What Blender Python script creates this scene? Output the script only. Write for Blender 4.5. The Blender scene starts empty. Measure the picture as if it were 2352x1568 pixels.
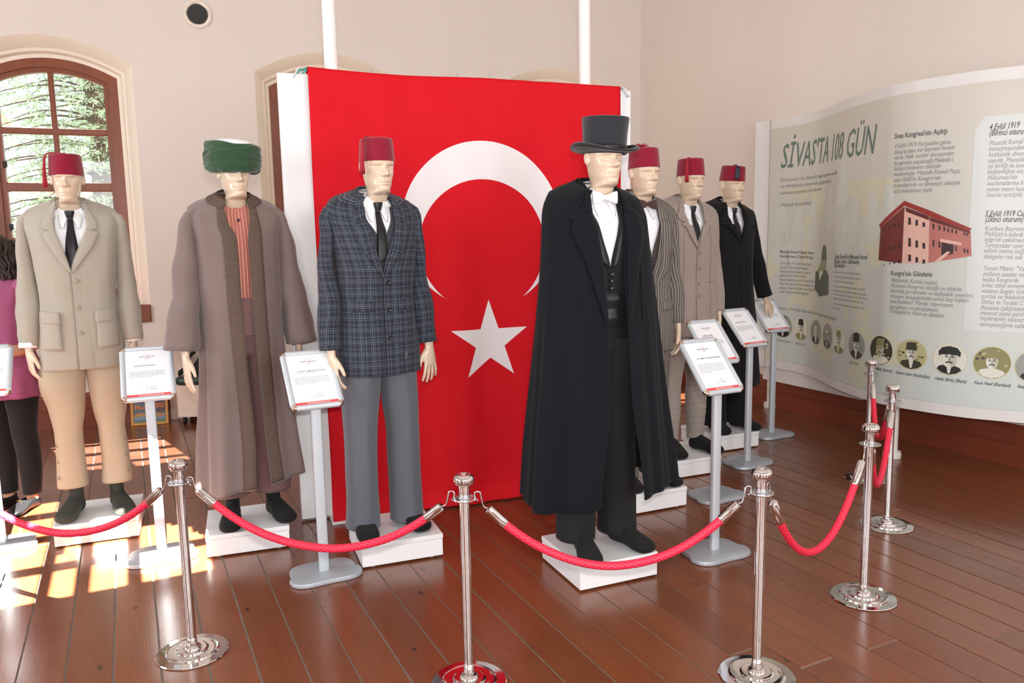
import bpy, bmesh, math, random
from math import sin, cos, pi, sqrt, exp, radians as RAD
from mathutils import Vector as V, Matrix, noise
random.seed(7)
SC = bpy.context.scene
COL = SC.collection

# ---------------------------------------------------------------- camera
CAMZ = 1.6
def make_camera():
    f, pit, roll, az = 1797.5, .134687, -.0180687, -.456143
    u = V((cos(az), -sin(az), 0)); v = V((sin(az), cos(az), 0))
    def room(d): return V((d.dot(u), d.dot(v), d.z))
    cs, s = cos(roll), sin(roll)
    right = room(V((cs, s*sin(pit), s*cos(pit))))
    up = room(V((-s, cs*sin(pit), cs*cos(pit))))
    fwd = room(V((0, cos(pit), -sin(pit))))
    cd = bpy.data.cameras.new('camera'); co = bpy.data.objects.new('camera', cd); COL.objects.link(co)
    m = Matrix.Identity(4)
    for i in range(3):
        m[i][0] = right[i]; m[i][1] = up[i]; m[i][2] = -fwd[i]
    m[0][3], m[1][3], m[2][3] = 0, 0, CAMZ
    co.matrix_world = m
    cd.sensor_width = 36; cd.sensor_fit = 'HORIZONTAL'; cd.lens = f/2352*36
    cd.clip_start = .05; cd.clip_end = 200
    SC.camera = co
make_camera()

# ---------------------------------------------------------------- view, world, sun and lamps
SC.view_settings.view_transform = 'Standard'
SC.view_settings.look = 'None'
SC.view_settings.exposure = -0.30
SC.view_settings.gamma = 1.0
SC.view_settings.use_curve_mapping = False
try:
    SC.cycles.max_bounces = 8; SC.cycles.diffuse_bounces = 4; SC.cycles.glossy_bounces = 4
    SC.cycles.transparent_max_bounces = 12; SC.cycles.caustics_reflective = False; SC.cycles.caustics_refractive = False
    SC.cycles.use_denoising = True; SC.cycles.sample_clamp_indirect = 6
except Exception:
    pass
W = bpy.data.worlds.new('sky'); SC.world = W; W.use_nodes = True
nt = W.node_tree; bg = nt.nodes['Background']
tc = nt.nodes.new('ShaderNodeTexCoord'); sp = nt.nodes.new('ShaderNodeSeparateXYZ'); rp = nt.nodes.new('ShaderNodeValToRGB')
nt.links.new(tc.outputs['Generated'], sp.inputs[0]); nt.links.new(sp.outputs['Z'], rp.inputs[0]); nt.links.new(rp.outputs[0], bg.inputs[0])
rp.color_ramp.elements[0].position = 0.0; rp.color_ramp.elements[0].color = (.93, .96, 1, 1)
rp.color_ramp.elements[1].position = .7; rp.color_ramp.elements[1].color = (.50, .70, 1, 1)
bg.inputs[1].default_value = 2.0

def sun(name, direction, energy, color, angle):
    l = bpy.data.lights.new(name, 'SUN'); l.energy = energy; l.color = color; l.angle = RAD(angle)
    o = bpy.data.objects.new(name, l); COL.objects.link(o)
    o.rotation_euler = V(direction).to_track_quat('-Z', 'Y').to_euler(); o.location = (0, -2, 9)
def area(name, loc, direction, sx, sy, power, color):
    l = bpy.data.lights.new(name, 'AREA'); l.shape = 'RECTANGLE'; l.size = sx; l.size_y = sy; l.energy = power; l.color = color
    o = bpy.data.objects.new(name, l); COL.objects.link(o); o.location = loc
    o.rotation_euler = V(direction).to_track_quat('-Z', 'Y').to_euler()
    return o
sun('sun', (-.62, .50, -.60), 5.5, (1, .96, .9), .6)
sun('sun_glint', (.115, -cos(RAD(56)), -sin(RAD(56))), 42.0, (1, .96, .88), .4)
# added spot lamp standing in for sunlight, aimed through the made-up ceiling openings
BEAM = V((-.35, 4.6-20*cos(RAD(50)), 20*sin(RAD(50))))
bl_ = bpy.data.lights.new('sun_patch_spot', 'SPOT'); bl_.energy = 720000; bl_.color = (1, .96, .88); bl_.spot_size = RAD(9); bl_.spot_blend = .05; bl_.shadow_soft_size = .025
blo = bpy.data.objects.new('sun_patch_spot', bl_); COL.objects.link(blo); blo.location = BEAM; blo.rotation_euler = (V((-.35, 4.6, 0))-BEAM).to_track_quat('-Z', 'Y').to_euler()
# daylight entering by the windows of the side and front walls (behind the photographer)
area('window_light_left_near', (-3.85, 1.2, 2.1), (1, .05, -.15), 1.3, 2.2, 120, (.89, .95, 1))
area('window_light_left_far', (-3.85, 4.6, 2.1), (1, .0, -.15), 1.3, 2.2, 120, (.89, .95, 1))
area('window_light_front_a', (-1.9, -2.85, 2.2), (.1, 1, -.12), 1.4, 2.2, 108, (.91, .96, 1))
area('window_light_front_b', (1.2, -2.85, 2.2), (.1, 1, -.12), 1.4, 2.2, 108, (.91, .96, 1))
area('window_light_front_c', (3.9, -2.85, 2.2), (0, 1, -.12), 1.4, 2.2, 130, (.91, .96, 1))
# the photographer's flash, just above and right of the lens
fl_ = bpy.data.lights.new('camera_flash', 'AREA'); fl_.shape = 'RECTANGLE'; fl_.size = .09; fl_.size_y = .05; fl_.energy = 78; fl_.color = (1, .97, .93)
flo = bpy.data.objects.new('camera_flash', fl_); COL.objects.link(flo)
flo.location = (.0, -.05, CAMZ+.13); flo.rotation_euler = V((.40, .90, -.10)).to_track_quat('-Z', 'Y').to_euler()

# ---------------------------------------------------------------- materials
def lin(c):
    r = []
    for x in c:
        x /= 255.0
        r.append(x/12.92 if x <= .04045 else ((x+.055)/1.055)**2.4)
    return (r[0], r[1], r[2], 1)
MATS = {}
class NT:
    def __init__(s, name):
        s.m = bpy.data.materials.new(name); s.m.use_nodes = True; s.t = s.m.node_tree; s.b = s.t.nodes['Principled BSDF']
    def n(s, ty, **kw):
        x = s.t.nodes.new(ty)
        for k, v in kw.items():
            setattr(x, k, v)
        return x
    def l(s, a, b): s.t.links.new(a, b)
    def math(s, op, a, b=None):
        x = s.n('ShaderNodeMath', operation=op)
        for i, q in enumerate((a, b)):
            if q is None: continue
            if isinstance(q, (int, float)): x.inputs[i].default_value = q
            else: s.l(q, x.inputs[i])
        return x.outputs[0]
    def mix(s, f, a, b):
        x = s.n('ShaderNodeMix', data_type='RGBA')
        if isinstance(f, (int, float)): x.inputs[0].default_value = f
        else: s.l(f, x.inputs[0])
        for i, q in ((6, a), (7, b)):
            if isinstance(q, tuple): x.inputs[i].default_value = q
            else: s.l(q, x.inputs[i])
        return x.outputs[2]
    def coord(s, kind='Object'): return s.n('ShaderNodeTexCoord').outputs[kind]
    def uv(s):
        x = s.n('ShaderNodeSeparateXYZ'); s.l(s.coord('UV'), x.inputs[0]); return x.outputs[0], x.outputs[1]
    def noise(s, scale, detail=3, vec=None, rough=.55):
        x = s.n('ShaderNodeTexNoise'); x.inputs['Scale'].default_value = scale; x.inputs['Detail'].default_value = detail; x.inputs['Roughness'].default_value = rough
        s.l(vec if vec is not None else s.coord(), x.inputs['Vector']); return x.outputs[0]
    def mapping(s, scale, vec=None):
        x = s.n('ShaderNodeMapping'); x.inputs['Scale'].default_value = scale
        s.l(vec if vec is not None else s.coord(), x.inputs['Vector']); return x.outputs[0]
    def line(s, c, period, off, width):
        f = s.math('FRACT', s.math('ADD', s.math('DIVIDE', c, period), off))
        return s.math('LESS_THAN', f, width/period)
    def bump(s, h, strength, dist):
        x = s.n('ShaderNodeBump'); x.inputs['Strength'].default_value = strength; x.inputs['Distance'].default_value = dist
        s.l(h, x.inputs['Height']); s.l(x.outputs[0], s.b.inputs['Normal'])
    def base(s, c):
        if isinstance(c, tuple): s.b.inputs['Base Color'].default_value = c
        else: s.l(c, s.b.inputs['Base Color'])
    def set(s, rough=.6, metal=0, **kw):
        s.b.inputs['Roughness'].default_value = rough; s.b.inputs['Metallic'].default_value = metal
        for k, v in kw.items(): s.b.inputs[k].default_value = v
def mat(name, col, rough=.6, metal=0, vary=.06, scale=8, bump=0, bscale=60, bdist=.002, **kw):
    if name in MATS: return MATS[name]
    k = NT(name); c = lin(col)
    d = tuple(x*(1-vary) for x in c[:3])+(1,); e = tuple(min(1, x*(1+vary)) for x in c[:3])+(1,)
    k.base(k.mix(k.noise(scale), d, e)); k.set(rough, metal, **kw)
    if bump: k.bump(k.noise(bscale, 4), bump, bdist)
    MATS[name] = k.m; return k.m
def cloth(name, col, rough=.85, vary=.10, scale=90, sheen=.15, bump=.25):
    if name in MATS: return MATS[name]
    k = NT(name); c = lin(col)
    d = tuple(x*(1-vary) for x in c[:3])+(1,); e = tuple(min(1, x*(1+vary)) for x in c[:3])+(1,)
    nz = k.noise(scale*4, 2); k.base(k.mix(nz, d, e)); k.set(rough); k.b.inputs['Sheen Weight'].default_value = sheen
    k.b.inputs['Specular IOR Level'].default_value = .25
    k.bump(nz, bump, .0008); MATS[name] = k.m; return k.m

def special_materials():
    # plaster
    k = NT('pink_plaster'); a = k.noise(1.3, 4); k.base(k.mix(a, lin((227, 215, 205)), lin((235, 225, 216)))); k.set(.9)
    k.bump(k.noise(38, 5, rough=.6), .35, .006); MATS['plaster'] = k.m
    k = NT('cream_plaster'); a = k.noise(2.3, 4); k.base(k.mix(a, lin((243, 231, 214)), lin((248, 239, 225)))); k.set(.9)
    k.bump(k.noise(45, 4), .25, .004); MATS['cream'] = k.m
    # floor plank: red-brown varnished pine
    k = NT('varnished_plank'); oi = k.n('ShaderNodeObjectInfo')
    sh_ = k.n('ShaderNodeVectorMath', operation='SCALE'); sh_.inputs[0].default_value = (13.0, 57.0, 7.0); k.l(oi.outputs['Random'], sh_.inputs['Scale'])
    ad_ = k.n('ShaderNodeVectorMath', operation='ADD'); k.l(k.coord(), ad_.inputs[0]); k.l(sh_.outputs[0], ad_.inputs[1]); pc = ad_.outputs[0]
    g = k.noise(3.0, 6, k.mapping((9, .6, 9), pc), .65); st = k.noise(26, 3, k.mapping((6, .25, 6), pc))
    blot = k.noise(2.2, 3, pc)
    c1 = k.mix(oi.outputs['Random'], lin((108, 58, 35)), lin((136, 77, 48)))
    c2 = k.mix(k.math('MULTIPLY', g, .8), c1, lin((84, 43, 27)))
    c3 = k.mix(k.math('MULTIPLY', st, .35), c2, lin((150, 90, 58)))
    vor = k.n('ShaderNodeTexVoronoi', voronoi_dimensions='2D'); vor.inputs['Scale'].default_value = 1.0; k.l(k.mapping((5.0, 2.4, 1), pc), vor.inputs['Vector'])
    vc_ = k.n('ShaderNodeSeparateColor'); k.l(vor.outputs['Color'], vc_.inputs[0]); knot = k.math('LESS_THAN', k.math('ADD', vor.outputs['Distance'], k.math('MULTIPLY', g, .04)), k.math('SUBTRACT', k.math('MULTIPLY', vc_.outputs[0], .16), .085))
    c4 = k.mix(k.math('MULTIPLY', knot, .7), c3, lin((52, 28, 20)))
    k.base(c4); k.set(.22); k.l(k.math('ADD', k.math('MULTIPLY', blot, .22), .14), k.b.inputs['Roughness'])
    k.b.inputs['Coat Weight'].default_value = .25; k.b.inputs['Coat Roughness'].default_value = .18
    k.bump(k.math('ADD', k.math('MULTIPLY', st, .5), blot), .12, .004); MATS['plank'] = k.m
    # dark window/base wood
    for nm, a, b in (('window_wood', (146, 76, 42), (108, 52, 28)), ('base_wood', (138, 68, 44), (108, 50, 33))):
        k = NT(nm); g = k.noise(4, 5, k.mapping((5, 5, 1.0) if nm == 'window_wood' else (1, 1, 9))); k.base(k.mix(g, lin(a), lin(b))); k.set(.35); k.bump(g, .15, .002); MATS[nm] = k.m
    # glass
    k = NT('window_glass'); tr = k.n('ShaderNodeBsdfTransparent'); gl = k.n('ShaderNodeBsdfGlossy'); gl.inputs['Roughness'].default_value = .02
    tr.inputs[0].default_value = (.95, .97, .97, 1); mx = k.n('ShaderNodeMixShader'); lw = k.n('ShaderNodeLayerWeight'); lw.inputs[0].default_value = .5; fc = k.math('ADD', k.math('MULTIPLY', k.math('POWER', lw.outputs['Facing'], 4), .6), .03)
    k.l(fc, mx.inputs[0]); k.l(tr.outputs[0], mx.inputs[1]); k.l(gl.outputs[0], mx.inputs[2]); k.l(mx.outputs[0], k.t.nodes['Material Output'].inputs[0]); MATS['glass'] = k.m
    # plaid
    def plaid(name, base, light, dark, per):
        k = NT(name); u, v = k.uv(); col = lin(base)
        nz = k.noise(260, 2)
        c = k.mix(nz, tuple(x*.85 for x in col[:3])+(1,), tuple(x*1.15 for x in col[:3])+(1,))
        bu = k.math('MULTIPLY', k.line(u, per, .15, per*.30), .15); bv = k.math('MULTIPLY', k.line(v, per, .15, per*.30), .15)
        c = k.mix(k.math('ADD', bu, bv), c, lin(light))
        for off in (0, .16, .32):
            for q in (u, v):
                c = k.mix(k.math('MULTIPLY', k.line(q, per, off, per*.05), .75), c, lin(dark))
        for off in (.08, .24, .62):
            for q in (u, v):
                c = k.mix(k.math('MULTIPLY', k.line(q, per, off, per*.04), .33), c, lin(light))
        k.base(c); k.set(.8); k.b.inputs['Sheen Weight'].default_value = .06; k.b.inputs['Specular IOR Level'].default_value = .25; MATS[name] = k.m
    plaid('plaid', (41, 44, 54), (122, 131, 148), (14, 14, 20), .058)
    plaid('plaid_vest', (50, 52, 60), (105, 110, 122), (22, 22, 28), .04)
    # chalk stripe suit
    k = NT('stripe_suit'); u, v = k.uv(); w = k.math('ADD', u, k.math('MULTIPLY', k.noise(7, 2), .006))
    c = k.mix(k.noise(200), lin((84, 76, 70)), lin((100, 92, 86))); c = k.mix(k.math('MULTIPLY', k.line(w, .017, 0, .0045), .7), c, lin((164, 158, 150)))
    c = k.mix(k.math('MULTIPLY', k.line(w, .017, .5, .004), .5), c, lin((52, 47, 44))); k.base(c); k.set(.85); MATS['stripe_suit'] = k.m
    # striped shirt
    k = NT('striped_shirt'); u, v = k.uv(); c = k.mix(k.noise(150), lin((186, 112, 98)), lin((200, 128, 112)))
    c = k.mix(k.line(u, .016, 0, .0022), c, lin((112, 52, 54))); c = k.mix(k.math('MULTIPLY', k.line(u, .016, .35, .003), .8), c, lin((218, 160, 140)))
    c = k.mix(k.math('MULTIPLY', k.line(u, .016, .7, .003), .8), c, lin((160, 84, 74))); k.base(c); k.set(.8); MATS['striped_shirt'] = k.m
    # ribbed trim
    k = NT('ribbed_trim'); u, v = k.uv(); f = k.math('FRACT', k.math('DIVIDE', v, .0085)); t_ = k.math('PINGPONG', f, .5)
    c = k.mix(k.math('MULTIPLY', t_, 2), lin((64, 51, 45)), lin((116, 97, 85))); k.base(c); k.set(.9); k.bump(t_, .8, .004); MATS['ribbed_trim'] = k.m
    # braided rope
    k = NT('braided_rope'); u, v = k.uv()
    a = k.math('FRACT', k.math('ADD', k.math('MULTIPLY', u, 6.0), k.math('MULTIPLY', v, 42.0)))
    b = k.math('FRACT', k.math('SUBTRACT', k.math('MULTIPLY', u, 6.0), k.math('MULTIPLY', v, 42.0)))
    h = k.math('MULTIPLY', k.math('PINGPONG', a, .5), k.math('PINGPONG', b, .5))
    c = k.mix(k.math('MULTIPLY', h, 5), lin((205, 18, 50)), lin((250, 62, 98))); k.base(c); k.set(.6); k.bump(h, .7, .004); MATS['rope'] = k.m
    # flag cloth
    k = NT('flag_red'); k.base(k.mix(k.noise(5), lin((203, 24, 35)), lin((210, 27, 39)))); k.set(.7); k.b.inputs['Specular IOR Level'].default_value = .08; k.bump(k.noise(500, 2), .1, .0005); MATS['flag_red'] = k.m
    # banner print ground: pale grey with diagonal hatch
    k = NT('banner_print'); s_ = k.n('ShaderNodeSeparateXYZ'); k.l(k.coord('UV'), s_.inputs[0]); u, v = s_.outputs[0], s_.outputs[1]
    c = k.mix(k.math('MINIMUM', k.math('MULTIPLY', k.math('MAXIMUM', k.math('SUBTRACT', v, 0.4), 0), .46), 1.0), lin((205, 216, 212)), lin((208, 202, 192)))
    pn = k.noise(2.2, 3, k.coord('UV')); pm = k.math('MULTIPLY', k.math('GREATER_THAN', pn, .53), k.math('LESS_THAN', u, 1.95))
    pm = k.math('MULTIPLY', pm, k.math('LESS_THAN', v, 1.95))
    hat = k.line(k.math('SUBTRACT', u, k.math('MULTIPLY', v, .8)), .03, 0, .015)
    c = k.mix(k.math('MULTIPLY', k.math('MULTIPLY', pm, hat), .5), c, lin((222, 216, 168))); c = k.mix(k.math('MULTIPLY', pm, .25), c, lin((226, 220, 178)))
    k.base(c); k.set(.4); MATS['banner_print'] = k.m
special_materials()
CHROME = mat('chrome', (228, 226, 226), .07, 1, vary=.02)
CHROME2 = mat('satin_chrome', (205, 205, 208), .22, 1, vary=.02)
ALU = mat('silver_paint', (196, 203, 210), .38, .25, vary=.02)
ALUB = mat('silver_base_paint', (172, 178, 185), .4, .3, vary=.03)
WHITE = mat('white_laminate', (236, 236, 238), .35, 0, vary=.01)
PAPER = mat('white_paper', (238, 239, 244), .35, vary=.005)
INK = mat('black_ink', (52, 52, 58), .6); INKG = mat('grey_ink', (128, 130, 138), .6); INKL = mat('light_grey_ink', (170, 172, 178), .6)
INKR = mat('red_ink', (222, 74, 74), .6)
SKIN = mat('mannequin_plastic', (217, 194, 170), .2, vary=.02, scale=3)
# ---------------------------------------------------------------- mesh builder
class MB:
    def __init__(s): s.v = []; s.f = []; s.u = []; s.m = []; s.hasuv = False
    def vert(s, p): s.v.append(V(p)); return len(s.v)-1
    def face(s, idx, uv=None, m=0):
        s.f.append(tuple(idx)); s.u.append(uv); s.m.append(m)
        if uv: s.hasuv = True
    def loft(s, rings, closed=True, caps=(False, False), m=0, vc=None, uscale=None, flip=False, sym=False):
        n = len(rings[0]); base = len(s.v); us = []; acc = 0; vs = []
        for i, r in enumerate(rings):
            r = [V(p) for p in r]; s.v += r
            a = [0]
            for j in range(1, n): a.append(a[-1]+(r[j]-r[j-1]).length)
            if closed: a.append(a[-1]+(r[0]-r[-1]).length)
            if uscale: tot = a[-1] or 1; a = [x/tot*uscale for x in a]
            us.append(a)
            if i: acc += sum((V(rings[i][j])-V(rings[i-1][j])).length for j in range(0, n, max(1, n//8)))/len(range(0, n, max(1, n//8)))
            vs.append(vc[i] if vc else acc)
        for i in range(len(rings)-1):
            for j in range(n if closed else n-1):
                k = (j+1) % n
                q = (base+i*n+j, base+i*n+k, base+(i+1)*n+k, base+(i+1)*n+j)
                t0, t1 = (us[i][-1], us[i+1][-1]) if sym and j >= n//2 else (0, 0)
                w = ((us[i][j]-t0, vs[i]), (us[i][j+1]-t0, vs[i]), (us[i+1][j+1]-t1, vs[i+1]), (us[i+1][j]-t1, vs[i+1]))
                if flip: q = q[::-1]; w = w[::-1]
                s.face(q, w, m)
        for e, (c, r0) in enumerate(((caps[0], 0), (caps[1], len(rings)-1))):
            if c:
                ctr = sum((V(p) for p in rings[r0]), V((0, 0, 0)))/n; ci = s.vert(ctr)
                for j in range(n):
                    k = (j+1) % n; q = (base+r0*n+j, base+r0*n+k, ci)
                    if (e == 0) != flip: q = q[::-1]
                    s.face(q, ((0, 0), (0, 0), (0, 0)), m)
    def box(s, c, d, m=0, rot=None):
        c = V(c); b = len(s.v)
        for x in (-.5, .5):
            for y in (-.5, .5):
                for z in (-.5, .5):
                    p = V((x*d[0], y*d[1], z*d[2])); s.v.append(c+(rot @ p if rot else p))
        for q in ((0, 1, 3, 2), (4, 6, 7, 5), (0, 4, 5, 1), (2, 3, 7, 6), (0, 2, 6, 4), (1, 5, 7, 3)): s.face([b+i for i in q], None, m)
    def lathe(s, prof, n=32, c=(0, 0, 0), sx=1, sy=1, m=0, caps=(False, False)):
        c = V(c)
        s.loft([[c+V((r*sx*cos(2*pi*j/n), r*sy*sin(2*pi*j/n), z)) for j in range(n)] for r, z in prof], m=m, caps=caps)
    def tube(s, path, rad, n=12, m=0, caps=(True, True), flat=1.0, side=None, uscale=None):
        P = [V(p) for p in path]; rings = []; prev = None
        for i, p in enumerate(P):
            t = (P[min(i+1, len(P)-1)]-P[max(i-1, 0)]).normalized()
            if prev is None:
                a = V(side) if side else (V((1, 0, 0)) if abs(t.x) < .8 else V((0, 1, 0)))
            else: a = prev
            a = (a-t*a.dot(t)).normalized(); prev = a; b = t.cross(a)
            r = rad[i] if isinstance(rad, (list, tuple)) else rad
            rx, ry = r if isinstance(r, tuple) else (r, r*flat)
            rings.append([p+a*rx*cos(2*pi*j/n)+b*ry*sin(2*pi*j/n) for j in range(n)])
        s.loft(rings, caps=caps, m=m, uscale=uscale)
    def poly(s, pts, m=0, uv=None):
        b = len(s.v); s.v += [V(p) for p in pts]; s.face(range(b, b+len(pts)), uv, m)
    def grid(s, rows, m=0, vc=None): s.loft(rows, closed=False, m=m, vc=vc)
    def add(s, verts, faces, M=None, m=0):
        b = len(s.v)
        s.v += [(M @ v if M else v.copy()) for v in verts]
        neg = M is not None and M.to_3x3().determinant() < 0
        for f in faces:
            q = [b+i for i in f]; s.face(q[::-1] if neg else q, None, m)
    def mesh(s, name, mats, angle=40):
        me = bpy.data.meshes.new(name); me.from_pydata([tuple(v) for v in s.v], [], s.f)
        if s.hasuv:
            ul = me.uv_layers.new(name='UVMap'); i = 0; arr = []
            for f, u in zip(s.f, s.u):
                if u:
                    for p in u: arr += [p[0], p[1]]
                else: arr += [0, 0]*len(f)
            ul.data.foreach_set('uv', arr)
        for q in (mats if isinstance(mats, (list, tuple)) else [mats]): me.materials.append(q)
        if any(s.m): me.polygons.foreach_set('material_index', s.m)
        if angle is not None:
            me.shade_smooth()
            if angle < 180: me.set_sharp_from_angle(angle=RAD(angle))
        me.update(); return me
    def build(s, name, mats, parent=None, loc=None, rotz=0, angle=40, solid=0, bevel=0, soff=0):
        o = link(name, s.mesh(name, mats, angle), parent, loc, rotz)
        if solid:
            md = o.modifiers.new('thickness', 'SOLIDIFY'); md.thickness = solid; md.offset = soff
        if bevel:
            md = o.modifiers.new('edge', 'BEVEL'); md.width = bevel; md.segments = 2; md.limit_method = 'ANGLE'
        return o
def link(name, me, parent=None, loc=None, rotz=0):
    o = bpy.data.objects.new(name, me); COL.objects.link(o)
    if parent: o.parent = parent
    if loc is not None: o.location = loc
    if rotz: o.rotation_euler = (0, 0, rotz)
    return o
def tag(o, label=None, cat=None, group=None, kind=None):
    for k, v in (('label', label), ('category', cat), ('group', group), ('kind', kind)):
        if v: o[k] = v
    return o
def empty(name, loc, rotz=0):
    o = bpy.data.objects.new(name, None); o.empty_display_size = .1; COL.objects.link(o); o.location = loc; o.rotation_euler = (0, 0, rotz); return o
def copy_tree(o, parent=None):
    c = o.copy(); COL.objects.link(c)
    if parent: c.parent = parent
    for ch in [x for x in bpy.data.objects if x.parent == o]: copy_tree(ch, c)
    return c
def sstep(a, b, x):
    t = max(0, min(1, (x-a)/(b-a))); return t*t*(3-2*t)
def spline(keys, x):
    """hermite through keys (x, v1, v2 ...)"""
    n = len(keys)
    if x <= keys[0][0]: return list(keys[0][1:])
    if x >= keys[-1][0]: return list(keys[-1][1:])
    i = 0
    while keys[i+1][0] < x: i += 1
    a, b = keys[i], keys[i+1]; h = b[0]-a[0]; t = (x-a[0])/h; out = []
    for k in range(1, len(a)):
        d = (b[k]-a[k])/h
        def tan(j):
            if j == 0 or j == n-1: return d
            l = (keys[j][k]-keys[j-1][k])/(keys[j][0]-keys[j-1][0]); r = (keys[j+1][k]-keys[j][k])/(keys[j+1][0]-keys[j][0])
            return 0 if l*r <= 0 else 2*l*r/(l+r)
        m0, m1 = tan(i), tan(i+1)
        out.append((2*t**3-3*t**2+1)*a[k]+(t**3-2*t**2+t)*h*m0+(-2*t**3+3*t**2)*b[k]+(t**3-t**2)*h*m1)
    return out
def polyline(pts, n):
    """resample a polyline (any dimension) smoothly with n points"""
    L = [0]
    for a, b in zip(pts, pts[1:]): L.append(L[-1]+sqrt(sum((p-q)**2 for p, q in zip(a, b))))
    keys = [(l,)+tuple(p) for l, p in zip(L, pts)]
    return [spline(keys, L[-1]*i/(n-1)) for i in range(n)]
TXT = {}
def text_mesh(s, shear=0, bold=0):
    """(verts, faces, width) of a line of text of size 1 with its baseline at z 0, facing -Y"""
    key = (s, shear, bold)
    if key in TXT: return TXT[key]
    cu = bpy.data.curves.new('writing', 'FONT'); cu.body = s; cu.size = 1; cu.shear = shear; cu.offset = bold; cu.resolution_u = 2
    o = bpy.data.objects.new('writing', cu); COL.objects.link(o)
    dg = bpy.context.evaluated_depsgraph_get(); me = o.evaluated_get(dg).to_mesh()
    vs = [V((v.co.x, 0, v.co.y)) for v in me.vertices]; fs = [tuple(p.vertices) for p in me.polygons]
    w = max([v.x for v in vs] or [1]); o.evaluated_get(dg).to_mesh_clear()
    bpy.data.objects.remove(o); bpy.data.curves.remove(cu)
    TXT[key] = (vs, fs, w); return TXT[key]
def put_text(mb, s, x, z, size=None, width=None, y=0, m=0, shear=0, bold=0, align='l'):
    vs, fs, w = text_mesh(s, shear, bold)
    sz = size if size else width/w; sx = width/w if width else sz
    if align == 'c': x -= w*sx/2
    mb.add([V((x+v.x*sx, y, z+v.z*sz)) for v in vs], fs, None, m)

# ---------------------------------------------------------------- clothes tools
NECK = .42      # necklines drop towards the front
class Prof:
    """stack of horizontal super-ellipses: keys (z, rx, ry_front, ry_back, cy, n)"""
    def __init__(s, keys): s.k = sorted(keys)
    def at(s, z): return spline(s.k, z)
    def grow(s, d):
        return Prof([(k[0], max(.01, k[1]+d), max(.01, k[2]+d), max(.01, k[3]+d), k[4], k[5]) for k in s.k])
    def pt(s, z, a, dr=0):
        rx, rf, rb, cy, n = s.at(z); sa, ca = sin(a), cos(a); e = 2/n
        x = (rx+dr)*math.copysign(abs(sa)**e, sa); y = cy-((rf if ca > 0 else rb)+dr)*math.copysign(abs(ca)**e, ca)
        return V((x, y, z+NECK*sstep(1.50, 1.66, z)*(y-.015)))
    def front(s, x, z, off=0):
        rx, rf, rb, cy, n = s.at(z); t = min(.985, abs(x)/max(rx, .001))
        y = cy-rf*(1-t**n)**(1/n)-off; return V((x, y, z+NECK*sstep(1.50, 1.66, z)*(y-.015)))
    def ang(s, x, z):
        rx, rf, rb, cy, n = s.at(z); return math.asin(min(1, abs(x)/rx)**(n/2))*(1 if x >= 0 else -1)
def shell(mb, prof, z0, z1, nz=40, na=72, gap=None, fold=None, m=0, u0=0.0, ztop=None):
    """garment shell; gap(z) -> (x_left, x_right) front opening (x_left<=x_right) ; fold(a,z) -> extra radius"""
    rings = []; zs = [z0+(z1-z0)*i/nz for i in range(nz+1)]
    for z in zs:
        if gap:
            xl, xr = gap(z); a0 = prof.ang(xr, z); a1 = 2*pi+prof.ang(xl, z)
            An = [a0+(a1-a0)*j/(na-1) for j in range(na)]
        else: An = [2*pi*j/na for j in range(na)]
        rings.append([prof.pt(z, a, fold(a, z) if fold else 0) for a in An])
    mb.loft(rings, closed=not gap, m=m, vc=zs, flip=False, sym=True)
def patch(mb, prof, A, B, n=4, rows=14, off=.006, bulge=.0, m=0, off2=None):
    """strip between polylines A and B given as (x, z), laid on the front of a profile"""
    a = polyline(A, rows); b = polyline(B, rows); R = []; vc = []
    for p, q in zip(a, b):
        row = []
        for j in range(n+1):
            t = j/n; x = p[0]+(q[0]-p[0])*t; z = p[1]+(q[1]-p[1])*t
            row.append(prof.front(x, z, (off if off2 is None else off+(off2-off)*t)+bulge*sin(pi*t)))
        R.append(row); vc.append((p[1]+q[1])/2)
    mb.grid(R, m=m, vc=vc)
def wr(p, s, amp): return noise.noise(V((p[0]*s, p[1]*s, p[2]*s*.6)))*amp

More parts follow.
